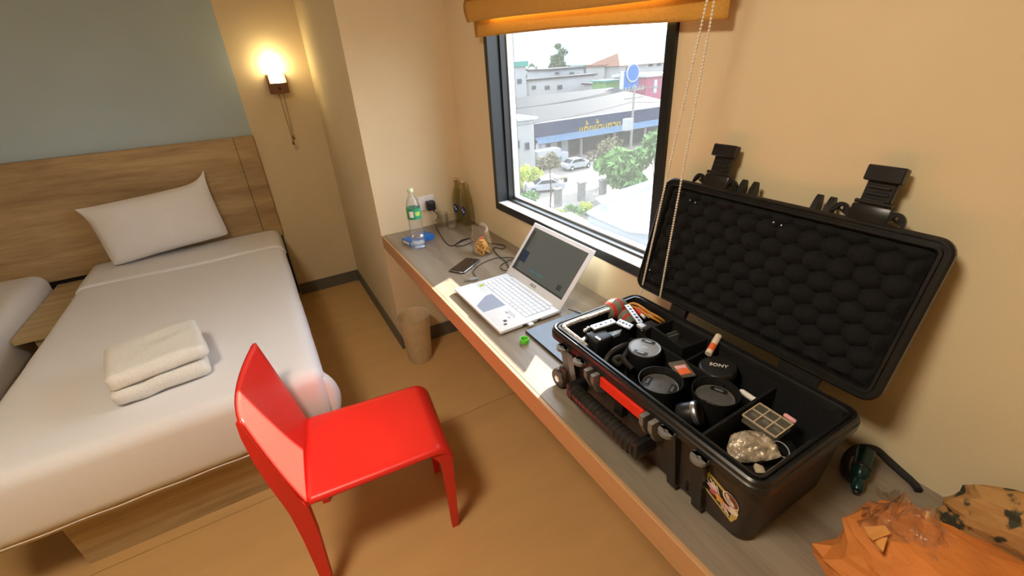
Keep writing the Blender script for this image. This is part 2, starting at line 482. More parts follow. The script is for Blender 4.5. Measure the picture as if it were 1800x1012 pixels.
# ---------------------------------------------------------------- beds
def soft_box(x0, x1, y0, y1, z0, z1, r, amp=.004, seed=0, n=26):
    bm = bmesh.new(); bmesh.ops.create_cube(bm, size=1)
    for v in bm.verts:
        v.co = Vector(((x0 + x1) / 2 + v.co.x * (x1 - x0), (y0 + y1) / 2 + v.co.y * (y1 - y0), (z0 + z1) / 2 + v.co.z * (z1 - z0)))
    bmesh.ops.bevel(bm, geom=bm.edges[:], offset=r, segments=5, affect='EDGES', profile=.5)
    bmesh.ops.subdivide_edges(bm, edges=[e for e in bm.edges if e.calc_length() > .3], cuts=n, use_grid_fill=True)
    for v in bm.verts:
        k = noise2(v.co.x * 5, v.co.y * 2.2, seed) - .5 + .5 * (noise2(v.co.x * 11, v.co.y * 9, seed + 1) - .5)
        v.co.z += amp * k * (1 if v.co.z > (z0 + z1) / 2 else .3)
        v.co.x += amp * .7 * (noise2(v.co.y * 6, v.co.z * 6, seed + 2) - .5)
    mb = MB(); mb.frombm(bm); return mb

B1 = thing('bed', (-1.56, .17, 0), 'white made bed with folded towels on a wooden base', 'bed')
bb = MB().box(-1.951, -1.10, -.70, -.675, 0, .30).build('front_panel', 'bed_wood', B1)
MB().box(-1.125, -1.10, -.675, 1.15, 0, .30).build('side_panel', 'bed_wood', B1)
MB().box(-1.951, -1.926, -.675, 1.15, 0, .30).build('side_panel', 'bed_wood', B1)
MB().box(-2.075, -1.03, -.80, 1.15, .28, .305).build('slat_base', 'bed_wood', B1)
mt = soft_box(-2.09, -1.005, -.838, 1.165, .305, .575, .055, .006, 3).build('mattress', 'linen', B1, True)
# turned-down sheet at the head end
def fold(u, v):
    x = -2.094 + u * 1.092
    yy = .74 + .01 * math.sin(u * 9) + v * .41
    e = min(u, 1 - u) * 1.09
    z = .5805 + .003 * (noise2(u * 8, v * 4, 5) - .5)
    if e < .055: z -= .055 - math.sqrt(max(0, .055 ** 2 - (.055 - e) ** 2))
    if v < .02: z -= .004
    return (x, yy, z)
MB().grid(fold, 60, 14).build('sheet_fold', 'linen', B1, True, solid=.008)
# hem of the cover along the foot end
MB().tube([(-2.05 + i * .03, -.8385, .322 + .0015 * math.sin(i)) for i in range(34)], .002, 6).build('sheet_hem', 'linen', mt, True)
# tucked corner at the foot end next to the chair
def flap(u, v):
    a = u * math.pi
    z = .31 + .21 * v
    r = .045 * (math.sin(math.pi * min(1, v * 1.05)) ** .6 if v > 0 else 0) + .006
    return (-1.02 + r * math.sin(a) * .9 + .004, -.775 - .05 * math.cos(a) * (1 - .35 * v), z)
MB().grid(flap, 14, 14).build('corner_tuck', 'linen', mt, True, solid=.006)

B2 = thing('bed', (-2.78, .17, 0), 'second white bed beyond the gap, beside the towel bed', 'bed')
MB().box(-3.2, -2.40, -.70, -.675, 0, .30).build('front_panel', 'bed_wood', B2)
MB().box(-2.425, -2.40, -.675, 1.15, 0, .30).build('side_panel', 'bed_wood', B2)
MB().box(-3.29, -2.33, -.80, 1.15, .28, .305).build('slat_base', 'bed_wood', B2)
soft_box(-3.32, -2.295, -.838, 1.165, .305, .60, .065, .012, 9).build('mattress', 'linen', B2, True)
def drape(u, v):
    yy = .08 - u * .85
    d = v * .26
    return (-2.292 + .012 * noise2(u * 7, v * 2, 4) * math.sin(math.pi * u), yy, .55 - d)
MB().grid(drape, 30, 10).build('blanket_side', 'linen', B2, True, solid=.008)
t = thing('bedside_ledge', (-2.165, .6, 0), 'narrow wooden ledge filling the gap between the two beds', 'ledge')
MB().box(-2.283, -2.105, .42, YH - .05, .47, .50).build('top', 'bed_wood', t)
MB().box(-2.22, -2.15, .45, YH - .05, 0, .47).build('support', 'bed_wood', t)

# pillow standing against the headboard
def pil(s):
    def f(u, v):
        a, b = 2 * u - 1, 2 * v - 1
        T = .075 * (max(0, 1 - abs(a) ** 3.0) ** .5) * (max(0, 1 - abs(b) ** 3.0) ** .5) + .002
        pin = 1 - .045 * (1 - a * a) * abs(b) ** 2
        pin2 = 1 - .015 * (1 - b * b) * abs(a) ** 2
        ear = (.05 if b > 0 else -.03) * (abs(a) ** 7) * (abs(b) ** 7)
        x = a * .322 * pin2 * (1 + ear); z = b * .185 * pin * (1 + ear * 1.6)
        if a > 0 and b > 0: z += .05 * (a ** 9) * (b ** 3)
        if a < 0 and b > 0: x -= .012 * (abs(a) ** 6) * b ** 3; z -= .015 * abs(a) ** 4 * b
        wr = .012 * (noise2(u * 6, v * 5, 2) - .5) * (1 - abs(a)) + .006 * (noise2(u * 14, v * 12, 8) - .5)
        return (x, s * T + wr, z)
    return f
pm = MB(); pm.grid(pil(-1), 34, 24); pm.grid(pil(1), 34, 24)
xform(pm, Matrix.Translation((-1.635, 1.062, .792)) @ Matrix.Rotation(math.radians(-9), 4, 'X') @ Matrix.Rotation(math.radians(-4.5), 4, 'Y') @ Matrix.Rotation(math.radians(5), 4, 'Z'))
tag(pm.build('pillow', 'linen_pillow', None, True), 'plump white pillow propped against the wooden headboard', 'pillow')

# two folded towels
def towel(name, cx, cy, z0, w, d, h, rz, label, seed):
    t = thing(name, (cx, cy, z0), label, 'towel', None, rz)
    n = 1
    for k in range(n):
        mb = MB()
        lo, hi = h * k / n, h * (k + 1) / n
        bm = bmesh.new(); bmesh.ops.create_cube(bm, size=1)
        for v in bm.verts: v.co = Vector((v.co.x * w, v.co.y * d, (lo + hi) / 2 + v.co.z * (hi - lo) * 1.0))
        bmesh.ops.bevel(bm, geom=bm.edges[:], offset=(hi - lo) * .42, segments=5, affect='EDGES', profile=.5)
        bmesh.ops.subdivide_edges(bm, edges=[e for e in bm.edges if e.calc_length() > .1], cuts=16, use_grid_fill=True)
        for v in bm.verts:
            v.co.x += .010 * (noise2(v.co.y * 14, v.co.z * 40, seed + k) - .5) + .006 * (hashn(k, seed) - .5)
            v.co.y += .010 * (noise2(v.co.x * 14, v.co.z * 40, seed + k + 7) - .5)
            v.co.z += .009 * (noise2(v.co.x * 18, v.co.y * 18, seed + k) - .5) * (1 if k == n - 1 else .3)
        mb.frombm(bm)
        mb.build('fold_layer', 'terry', t, True, local=True)
towel('folded_towel', -1.535, -.515, .582, .295, .28, .060, math.radians(8), 'thick folded white towel lying directly on the bed sheet', 3)
towel('folded_towel', -1.530, -.495, .643, .305, .29, .058, math.radians(11), 'folded white towel on top of the other towel', 11)

# ---------------------------------------------------------------- wall sconce
sx, sz = -.742, 1.50
sc = thing('wall_sconce', (sx, YH, 1.46), 'lit wall lamp with cream glass shade on the yellow wall beside the headboard', 'lamp')
MB().rbox(sx - .06, sx + .055, YH - .012, YH, 1.465, 1.585, .002, 1).build('back_plate', 'brass_brown', sc)
MB().box(sx - .058, sx + .052, YH - .10, YH - .012, 1.522, 1.53).build('shelf', 'brass_brown', sc)
MB().box(sx - .058, sx + .052, YH - .105, YH - .098, 1.468, 1.53).build('front_plate', 'brass_brown', sc)
for s in (-.058, .047): MB().box(sx + s, sx + s + .005, YH - .10, YH - .012, 1.53, 1.58).build('side_bracket', 'brass_brown', sc)
MB().rbox(sx - .045, sx + .038, YH - .095, YH - .02, 1.53, 1.70, .008, 2).build('shade', 'shade_glass', sc, True)
MB().cyl((sx - .003, YH - .106, 1.498), (sx - .003, YH - .116, 1.498), .008).build('switch_knob', 'black_plastic', sc)
for dx, z1 in ((-.012, 1.165), (.014, 1.20)):
    c = MB().tube([(sx + dx, YH - .06, 1.522), (sx + dx * .9, YH - .05, 1.36), (sx + dx * .4 + .0, YH - .03, z1)], .0022, 6).build('pull_cord', 'cord_brown', sc, True)
    MB().lathe([(0, .03), (.004, .026), (.008, .006), (.006, 0), (0, 0)], 10, c=(sx + dx * .4, YH - .03, z1 - .03)).build('cord_pull', 'brass_brown', c, True)
MB().cyl((sx + .004, YH - .034, 1.118), (sx + .004, YH - .022, 1.118), .012, n=14).build('pull_disc', 'beige_plastic', sc, True)

# ---------------------------------------------------------------- desk
dk = thing('desk', (-.26, -1.5, 0), 'long brown wall-mounted desk top under the window', 'desk')
MB().rbox(PX + .012, -.001, -3.4, -.001, DZ - .035, DZ, .0015, 1).build('desktop', 'desk_wood', dk)
MB().rbox(PX, PX + .012, -3.4, -.001, DZ - .072, DZ + .0005, .002, 1).build('edge_band', 'desk_edge', dk)
MB().box(-.03, -.001, -3.4, -.001, DZ - .09, DZ - .036).build('wall_batten', 'desk_edge', dk)
MB().box(-.50, -.02, -3.40, -3.37, 0, DZ - .036).build('end_panel', 'desk_edge', dk)

# ---------------------------------------------------------------- red chair
ch = thing('chair', (-.91, -1.12, 0), 'red moulded plastic chair pulled out beside the bed', 'chair', None, math.radians(-6.8))
CW = .198
def seat(u, v):
    # v: back to front, rolls over the front edge
    y = (2 * u - 1) * (CW - .012 * v)
    s = v * .53
    if s < .40: x = -.225 + s; z = .437 + .008 * (s / .4) - .010 * math.sin(math.pi * u) * math.sin(math.pi * min(1, s / .42))
    else:
        a = min(1, (s - .40) / .13) * math.radians(80); x = .175 + .052 * math.sin(a); z = .445 - .060 * (1 - math.cos(a))
    e = 1 - abs(2 * u - 1)
    if e < .06: z -= .012 * (1 - e / .06) ** 2
    return (x, y, z)
MB().grid(seat, 24, 30).build('seat', 'red_plastic', ch, True, local=True, solid=.012)
def back(u, v):
    w = 2 * u - 1
    z = .425 + .362 * v
    y = w * (CW + .012 * math.sin(math.pi * v * .8) - .006 * v)
    x = -.221 - .072 * v ** .9 - .030 * (1 - w * w) * v ** .7
    z += .012 * v * (w * w) - .006
    return (x, y, z)
MB().grid(back, 22, 22).build('backrest', 'red_plastic', ch, True, local=True, solid=.011)
# side webs and rear legs: each a tapering blade running from the top of the back to the floor
for s in (-1, 1):
    prof = [(.787, -.292, -.306, .196), (.74, -.283, -.308, .199), (.66, -.267, -.304, .203), (.57, -.252, -.294, .206), (.48, -.238, -.281, .205),
            (.42, -.222, -.274, .204), (.30, -.222, -.268, .205), (.15, -.230, -.266, .207), (0, -.238, -.266, .210)]
    vs = []; fs = []
    for z, xf, xb, y in prof:
        t0 = .010 if z > .43 else .030
        vs += [(xf, s * (y - t0), z), (xf, s * y, z), (xb, s * y, z), (xb, s * (y - t0), z)]
    for i in range(len(prof) - 1):
        for k in range(4):
            k2 = (k + 1) % 4; fs.append((i * 4 + k, i * 4 + k2, (i + 1) * 4 + k2, (i + 1) * 4 + k))
    fs += [(0, 1, 2, 3), tuple((len(prof) - 1) * 4 + k for k in (3, 2, 1, 0))]
    MB().add(vs, fs).build('leg', 'red_plastic', ch, False, local=True)
    prof = [(.432, .150, .196, .184, .05), (.412, .172, .221, .187, .042), (.38, .187, .226, .186, .036), (.2, .190, .222, .172, .03), (0, .190, .214, .152, .026)]
    vs = []; fs = []
    for z, xb, xf, y, tt in prof: vs += [(xf, s * (y - tt), z), (xf, s * y, z), (xb, s * y, z), (xb, s * (y - tt), z)]
    for i in range(len(prof) - 1):
        for k in range(4):
            k2 = (k + 1) % 4; fs.append((i * 4 + k, i * 4 + k2, (i + 1) * 4 + k2, (i + 1) * 4 + k))
    fs += [(0, 1, 2, 3), tuple((len(prof) - 1) * 4 + k for k in (3, 2, 1, 0))]
    MB().add(vs, fs).build('leg', 'red_plastic', ch, False, local=True)
# side rails under the seat
for s in (-1, 1):
    MB().add([(-.19, s * .188, .436), (.17, s * .184, .440), (.17, s * .184, .431), (-.19, s * .188, .431),
              (-.19, s * .176, .436), (.17, s * .172, .440), (.17, s * .172, .431), (-.19, s * .176, .431)],
             [(0, 1, 2, 3), (7, 6, 5, 4), (0, 4, 5, 1), (1, 5, 6, 2), (2, 6, 7, 3), (3, 7, 4, 0)]).build('side_rail', 'red_plastic', ch, local=True)

# ---------------------------------------------------------------- waste bin
bn = thing('waste_bin', (-.468, -.165, 0), 'tall translucent plastic waste bin under the desk end', 'bin')
MB().lathe([(.0, .004), (.062, .004), (.064, 0), (.070, .012), (.092, .30), (.095, .305), (.089, .30), (.066, .016), (0, .012)], 40, c=(-.468, -.165, 0)).build('bucket', 'bin_plastic', bn, True)

# ---------------------------------------------------------------- roman blind
bl = thing('roman_blind', (-.05, -1.03, 1.63), 'mustard yellow fabric roman blind above the window', 'blind')
by0, by1 = -.405, -1.655
for (z0, z1, x0, ext) in ((1.648, 1.735, -.035, 0), (1.70, 1.82, -.062, .012), (1.785, 1.93, -.085, .024), (1.87, 2.05, -.100, .03), (1.97, 2.16, -.115, .03)):
    def fb(u, v, z0=z0, z1=z1, x0=x0, ext=ext):
        y = (by0 + ext) + u * ((by1 - ext) - (by0 + ext))
        z = z0 + (z1 - z0) * v + .004 * math.sin(u * 5 + z0 * 30) + .026 - .044 * u
        b = .022 * math.sin(math.pi * min(1, v * 1.15)) if ext else .002
        return (x0 - b * .6 + .030 * max(0, v - .55), y, z)
    MB().grid(fb, 30, 10).build('fabric_fold', 'blind_fabric', bl, True, solid=.004)
MB().box(-.07, -.001, by1 - .02, by0 + .02, 2.15, 2.20).build('head_rail', 'white_plastic', bl)
MB().box(-.12, -.001, by1 - .02, by0 + .02, 2.10, 2.152).build('fabric_top', 'blind_fabric', bl)
# bead chain: two strands hanging into the open case
def strand(name, top, bot):
    mb = MB(); top = Vector(top); bot = Vector(bot)
    L = (bot - top).length; n = int(L / .0068)
    for i in range(n + 1):
        p = top.lerp(bot, i / n); mb.sphere(p, .0030, 6, 4)
    mb.tube([top, bot], .0008, 4)
    o = mb.build(name, 'bead_white', bl, True); o['kind'] = 'stuff'
ch_t1 = on(1243, 0, 'x', -.145); ch_t2 = on(1256, 0, 'x', -.145)
ch_b1 = on(1126, 516, 'x', -.145); ch_b2 = on(1160, 522, 'x', -.150)
def upto(a, b, z): return b + (a - b) * ((z - b.z) / (a.z - b.z))
strand('bead_chain', upto(ch_t1, ch_b1, 2.12), ch_b1)
strand('bead_chain', upto(ch_t2, ch_b2, 2.12), ch_b2)
#==DESK ITEMS==
# ---------------------------------------------------------------- water bottle
wb = thing('water_bottle', (-.404, -.300, DZ), 'clear plastic water bottle with green label on the desk end', 'bottle')
c = (-.404, -.300, DZ)
pr = [(0, .004), (.024, .002), (.032, .006), (.034, .015)]
for k in range(6): pr += [(.034, .022 + k * .021), (.0318, .031 + k * .021), (.034, .040 + k * .021)]
pr += [(.0338, .15), (.0345, .16), (.0345, .21), (.033, .225), (.026, .25), (.016, .268), (.0125, .275), (.0125, .288)]
MB().lathe(pr, 32, c=c).build('bottle_body', 'clear_pet', wb, True)
MB().lathe([(0, .006), (.030, .006)] + [(r - .0012, z) for r, z in pr[3:10]] + [(0, .072)], 28, c=c).build('water', 'water', wb, True)
MB().lathe([(.0352, .158), (.0352, .212)], 32, c=c).build('label_band', 'label_green', wb, True)
for (a0, a1, z0, z1, m) in ((3.75, 4.35, .170, .200, 'white_print'), (2.9, 3.4, .160, .210, 'label_lime'), (4.6, 5.3, .175, .195, 'label_lime')):
    MB().lathe([(.0356, z0), (.0357, (z0 + z1) / 2), (.0356, z1)], 8, c=c, a0=a0, a1=a1).build('label_print', m, wb, True)
MB().lathe([(0, .306), (.0125, .306), (.0145, .303), (.0145, .288), (.0127, .286)], 20, c=c).build('bottle_cap', 'cap_pale_green', wb, True)

# blue box behind the bottle
t = thing('blue_box', (-.375, -.205, DZ), 'small blue cardboard box lying behind the water bottle', 'box', None, math.radians(14))
MB().rbox(-.075, .075, -.04, .04, 0, .026, .0015, 1).build('carton', 'blue_card', t, local=True)
MB().box(-.068, -.01, -.0405, -.0400, .005, .021).build('label_patch', 'white_print', t, local=True)
MB().box(-.0755, -.075, -.032, .03, .005, .021).build('label_patch', 'white_print', t, local=True)

# socket and charger
t = thing('wall_socket', (-.232, 0, .86), 'white wall socket on the pier above the desk', 'socket')
MB().rbox(-.285, -.185, -.007, 0, .845, .925, .003, 1).build('face_plate', 'white_plastic', t)
MB().box(-.262, -.208, -.009, -.007, .862, .908).build('socket_insert', 'white_plastic', t)
t = thing('phone_charger', (-.222, -.01, .85), 'black plug-in charger with a cable leading across the desk', 'charger')
MB().rbox(-.246, -.200, -.052, -.009, .848, .898, .005, 2).build('adapter', 'black_plastic', t, True)
MB().cyl((-.215, -.040, .852), (-.212, -.042, .838), .005, .004, 10).build('strain_relief', 'black_plastic', t, True)
R_ = .0022
pts = [(-.212, -.042, .84), (-.196, -.06, .815)]
for (u, v) in ((765, 392), (770, 405), (783, 425), (795, 432), (812, 422), (826, 419), (812, 424), (800, 432), (815, 432), (838, 424), (862, 428), (886, 432), (884, 438), (868, 436), (872, 446), (890, 462), (894, 472)):
    p = on(u, v, 'z', DZ + R_); pts.append((p.x, p.y, DZ + R_ + .0002 * len(pts)))
MB().tube(catmull(pts, 8), R_, 8).build('cable', 'black_plastic', t, True)

# glass bottles
def gbottle(x, y, label):
    t = thing('glass_bottle', (x, y, DZ), label, 'bottle')
    pr = [(0, .006), (.024, .004), (.0285, 0), (.0325, .006), (.0325, .120), (.031, .145), (.026, .170), (.0185, .195), (.0125, .212), (.0105, .222), (.0105, .238), (.013, .240), (.013, .250), (.009, .250)]
    MB().lathe(pr, 32, c=(x, y, DZ)).build('glass_body', 'olive_glass', t, True)
    pts = [(.006 + .0 , 0)]
    mb = MB()
    # rounded label wrapped on the side that faces the room
    def lab(u, v):
        a = math.radians(215) + math.radians(58) * (u - .5) * math.sqrt(max(.02, 1 - (2 * v - 1) ** 2)) * 1.0
        return (x + .0329 * math.cos(a), y + .0329 * math.sin(a), DZ + .088 + .05 * (v - .5))
    mb.grid(lab, 12, 12); mb.build('label_oval', 'navy_label', t, True)
    mb = MB()
    for (du, dv) in ((-.12, .15), (.1, -.1)):
        mb.grid(lambda u, v, du=du, dv=dv: tuple(Vector((x + .0333 * math.cos(math.radians(215 + 50 * (du + (u - .5) * .22))), y + .0333 * math.sin(math.radians(215 + 50 * (du + (u - .5) * .22))), DZ + .088 + .05 * (dv + (v - .5) * .2)))), 4, 4)
    mb.build('label_mark', 'white_print', t, True)
    MB().lathe([(0, .254), (.012, .254), (.0142, .250), (.0142, .243), (.0132, .243)], 20, c=(x, y, DZ)).build('crown_cap', 'beige_plastic', t, True)
gbottle(-.052, -.130, 'olive green glass bottle with navy label, nearer the window')
gbottle(-.062, -.046, 'olive green glass bottle tucked in the corner behind its twin')

# drinking glasses
def tumbler(x, y, label):
    t = thing('drinking_glass', (x, y, DZ), label, 'glass')
    MB().lathe([(0, .010), (.026, .008), (.030, 0), (.031, .004), (.0335, .078), (.0322, .078), (.029, .014), (0, .013)], 30, c=(x, y, DZ)).build('tumbler', 'clear_glass', t, True)
tumbler(-.150, -.135, 'clear tumbler glass in front of the glass bottles')
tumbler(-.175, -.058, 'clear tumbler glass by the pier wall under the socket')

# snack bag with rings
bc = on(850, 447, 'z', DZ); bx, by = bc.x, bc.y + .012
t = thing('snack_bag', (bx, by, DZ), 'clear plastic bag of yellow ring snacks standing on the desk', 'bag')
def film(u, v):
    a = 2 * math.pi * u
    k = 1 - .10 * v
    flat = max(.12, 1 - max(0, v - .55) * 2.0)
    jx = 1 + .12 * (noise2(math.cos(a) * 2 + 5, math.sin(a) * 2 + v * 6, 3) - .5)
    sx_ = .050 * k * jx; sy_ = .036 * k * flat * jx
    e = .7
    cx_ = math.copysign(abs(math.cos(a)) ** e, math.cos(a)); sy2 = math.copysign(abs(math.sin(a)) ** e, math.sin(a))
    z = .002 + .138 * v + .014 * (noise2(u * 9, v * 3, 6) - .5) * v
    px, py = sx_ * cx_, sy_ * sy2
    r = math.radians(-62)
    return (bx + px * math.cos(r) - py * math.sin(r), by + px * math.sin(r) + py * math.cos(r), DZ + z)
MB().grid(film, 40, 16).build('bag_film', 'wrap_film', t, True)
mb = MB()
r = math.radians(-62)
hp = []
for k in range(13):
    q = math.pi * k / 12
    px = .018 + .026 * math.cos(q); hp.append((bx + px * math.cos(r), by + px * math.sin(r), DZ + .112 + .042 * math.sin(q) ** .7))
for i in range(12):
    a, b = Vector(hp[i]), Vector(hp[i + 1]); n_ = Vector((0, 0, .008))
    mb.add([a - n_, b - n_, b + n_, a + n_], [(0, 1, 2, 3)])
mb.build('bag_handle', 'wrap_film', t, True)
rr = random.Random(4)
ring_me = None
spots = []
for lay, (n, rad) in enumerate(((6, .024), (5, .021), (4, .016), (2, .008))):
    for k in range(n): spots.append((lay, 2 * math.pi * k / n + lay * .6, rad))
for (lay, a, rad) in spots:
    lx_, ly_ = rad * 1.15 * math.cos(a), rad * .72 * math.sin(a)
    pos = (bx + lx_ * math.cos(r) - ly_ * math.sin(r), by + lx_ * math.sin(r) + ly_ * math.cos(r), DZ + .0155 + lay * .0165)
    if ring_me is None:
        o = MB().tube([(.0112 * math.cos(q * math.pi / 7), .0112 * math.sin(q * math.pi / 7), 0) for q in range(14)], .0054, 7, closed=True).build('snack_ring', 'snack', None, True)
        ring_me = o.data
    else:
        o = bpy.data.objects.new('snack_ring', ring_me); col.objects.link(o)
    o.location = pos; o.rotation_euler = (rr.uniform(.2, 1.2), rr.uniform(-.9, .9), rr.uniform(0, 6))
    tag(o, 'small yellow ring snack inside the clear bag', 'snack', 'ring snacks in the clear bag')
o = MB().rbox(bx - .008, bx + .008, by - .012, by - .009, DZ + .068, DZ + .092, .001, 1).build('snack_tag', 'snack_red', t)

# phone
p1, p2, p3, p4 = [on(u, v, 'z', DZ + .010) for u, v in ((784, 475), (813, 483), (848, 455), (823, 447))]
pc = (p1 + p2 + p3 + p4) / 4
ax = ((p3 + p4) / 2 - (p1 + p2) / 2)
t = thing('smartphone', (pc.x, pc.y, DZ), 'black smartphone with silver rim lying face up on the desk', 'phone', None, math.atan2(ax.y, ax.x))
MB().rbox(-.076, .076, -.039, .039, 0, .0095, .004, 3).build('body', 'black_plastic', t, True, local=True)
MB().rbox(-.0765, .0765, -.0395, .0395, .0055, .0085, .0012, 1).build('rim', 'chrome', t, True, local=True)
MB().rbox(-.070, .070, -.035, .035, .0093, .0101, .0003, 1).build('screen', 'phone_screen', t, local=True)

# laptop
LX0, LX1, LY0, LY1 = -.452, -.205, -1.268, -.905
LZ = DZ
lp = thing('laptop', ((LX0 + LX1) / 2, (LY0 + LY1) / 2, DZ), 'open white laptop with dim grey screen on the desk', 'laptop')
yL, yR = -.880, -1.262
lf, rf_, bk = LX0, LX1, 0
base = MB().rbox(-.455, -.203, -1.264, -.872, DZ + .004, DZ + .018, .005, 2).build('base', 'laptop_white', lp, True)
for (fx, fy) in ((-.44, -1.24), (-.44, -.9), (-.22, -1.24), (-.22, -.9)):
    MB().cyl((fx, fy, DZ), (fx, fy, DZ + .0045), .006, n=10).build('foot', 'black_plastic', lp)
ZT = DZ + .018
MB().box(-.338, -.228, -1.235, -.900, ZT - .0004, ZT + .0002).build('keyboard_well', 'key_well', base)
MB().rbox(-.225, -.207, -1.22, -.93, ZT - .003, ZT + .0035, .003, 2).build('hinge_bar', 'laptop_white', base, True)
MB().box(-.443, -.352, -1.115, -1.005, ZT - .0002, ZT + .0003).build('trackpad', 'trackpad', base)
rows = [(14, -.2365, .012), (14, -.2555, .016), (14, -.2745, .016), (13, -.2935, .016), (12, -.3120, .016)]
kme = {}
def key(x0, x1, y0, y1):
    k = (round(x1 - x0, 4), round(y1 - y0, 4))
    if k not in kme:
        m = MB(); a, b = k[0] / 2, k[1] / 2
        m.add([(-a, -b, 0), (a, -b, 0), (a, b, 0), (-a, b, 0), (-a * .93, -b * .93, .0016), (a * .93, -b * .93, .0016), (a * .93, b * .93, .0016), (-a * .93, b * .93, .0016)],
              [(4, 5, 6, 7), (0, 1, 5, 4), (1, 2, 6, 5), (2, 3, 7, 6), (3, 0, 4, 7)])
        o = m.build('key', 'key_white', base, local=True); kme[k] = o.data
    else:
        o = bpy.data.objects.new('key', kme[k]); col.objects.link(o); o.parent = base
    o.location = Vector(((x0 + x1) / 2, (y0 + y1) / 2, ZT + .0002)) - Vector(lp.location)
for n, xc, hgt in rows:
    w_ = (.331) / n
    for i in range(n):
        y1 = -.902 - i * w_; key(xc - hgt / 2, xc + hgt / 2, round(y1 - w_ + .0022, 5), round(y1, 5))
for (a, b) in ((-.902, -.924), (-.926, -.948), (-.950, -.972), (-.974, -1.090), (-1.092, -1.114), (-1.116, -1.138), (-1.140, -1.162), (-1.164, -1.197), (-1.199, -1.233)):
    key(-.337, -.3225, b + .0006, a - .0006)
# print on the palm rest, stickers, usb plug
for (x, y, a, b, m) in ((-.375, -1.165, .010, .016, 'ink_grey'), (-.385, -1.20, .008, .012, 'ink_grey'), (-.408, -1.212, .012, .014, 'ink_dark'), (-.418, -1.232, .012, .010, 'ink_dark'),
                        (-.37, -1.19, .003, .05, 'ink_grey'), (-.362, -1.18, .003, .05, 'ink_grey')):
    MB().box(x - a / 2, x + a / 2, y - b / 2, y + b / 2, ZT - .0002, ZT + .0003).build('printed_mark', m, base)
MB().box(-.362, -.342, -.925, -.905, ZT - .0002, ZT + .0003).build('green_sticker', 'label_lime', base)
for x in (-.36, -.335, -.30): MB().box(x - .008, x + .008, -1.2645, -1.2638, DZ + .008, DZ + .013).build('port', 'black_plastic', base)
# lid
hx, hz = -.212, ZT + .002
tx, tz = -.058, .960
ang = math.atan2(tx - hx, tz - hz)
LL = math.hypot(tx - hx, tz - hz)
LT = Matrix.Translation((hx, 0, hz)) @ Matrix.Rotation(ang, 4, 'Y')
lid = MB().rbox(-.0005, .0065, -1.266, -.870, 0, LL, .003, 2, T=LT).build('lid', 'laptop_white', lp, True)
MB().box(-.0012, -.0004, -1.246, -.890, .033, LL - .018, T=LT).build('screen', 'screen_dark', lid)
def scr(y0, y1, z0, z1, m, nm): MB().box(-.0016, -.0013, y0, y1, z0, z1, T=LT).build(nm, m, lid)
H_ = LL - .051
scr(-.915, -.8925, .036, LL - .03, 'screen_line', 'screen_panel')
scr(-.948, -.893, .075, .125, 'screen_blue', 'screen_panel')
scr(-1.04, -1.00, .060, .068, 'screen_teal', 'screen_panel')
scr(-1.09, -1.05, .060, .068, 'screen_teal', 'screen_panel')
scr(-1.246, -.890, .033, .040, 'screen_line', 'screen_panel')
for k in range(5): scr(-.935, -.918, .14 + k * .012, .143 + k * .012, 'screen_line', 'screen_panel')
scr(-1.215, -1.19, .055, .075, 'screen_line', 'screen_panel')
tm = text_mesh('ASUS', .017)
LR = Matrix(((0, 0, -1, -.0008), (-1, 0, 0, -1.070), (0, 1, 0, .017), (0, 0, 0, 1)))
xform(tm, LT @ LR).build('maker_lettering', 'ink_dark', lid)
t = thing('usb_dongle', (-.34, -1.272, DZ + .006), 'tiny white usb receiver plugged into the laptop side', 'usb plug')
MB().rbox(-.349, -.331, -1.281, -1.2645, DZ + .006, DZ + .0145, .002, 2).build('dongle_body', 'white_plastic', t, True)

# laptop power plug and lead
t = thing('laptop_cable', (-.33, -.80, DZ), 'grey plug and thin black lead beside the laptop', 'cable')
a = on(823, 492, 'z', DZ + .006); b = on(842, 489, 'z', DZ + .006)
MB().lathe([(0, -.022), (.006, -.020), (.008, -.008), (.008, .010), (.005, .020), (0, .021)], 14, T=Matrix.Translation(((a + b) / 2)) @ (b - a).to_track_quat('Z', 'Y').to_matrix().to_4x4()).build('plug', 'grey_plug', t, True)
MB().cyl(a - (b - a).normalized() * .0, a - (b - a).normalized() * .018, .003, n=8).build('plug_tip', 'steel', t, True)
b2 = (a + b) / 2 + (b - a).normalized() * .018
pts = [b2]
for (u, v) in ((832, 478), (845, 465), (868, 455), (893, 453), (905, 455), (893, 459), (880, 468), (884, 475), (895, 477)):
    q = on(u, v, 'z', DZ + .003); pts.append((q.x, q.y, DZ + .0055))
pts[0] = (b2.x, b2.y, DZ + .006)
MB().tube(catmull(pts, 8), .0019, 8).build('lead', 'black_plastic', t, True)

# lime green ring, tablet slab
q = on(922, 598, 'z', DZ + .008)
tag(MB().lathe([(.0125, 0), (.0145, .001), (.015, .008), (.0145, .016), (.0125, .016), (.0122, .008), (.0125, 0)], 28, c=(q.x, q.y, DZ)).build('silicone_ring', 'lime_rubber', None, True), 'bright lime green rubber ring on the desk by the laptop', 'ring')
tb = thing('tablet', (-.30, -1.40, DZ), 'slate grey tablet half under the hard case end', 'tablet')
ca, cb = on(921, 577, 'z', DZ + .008), on(975, 612, 'z', DZ + .008)
MB().rbox(-.376, -.145, -1.548, -1.292, DZ, DZ + .009, .003, 2).build('body', 'black_plastic', tb, True)
MB().box(-.374, -.147, -1.546, -1.294, DZ + .0088, DZ + .0096).build('cover_sheet', 'tablet_grey', tb)
MB().lathe([(.009, 0), (.010, .0004)], 18, c=(-.215, -1.312, DZ + .0097)).build('round_mark', 'ink_grey', tb)
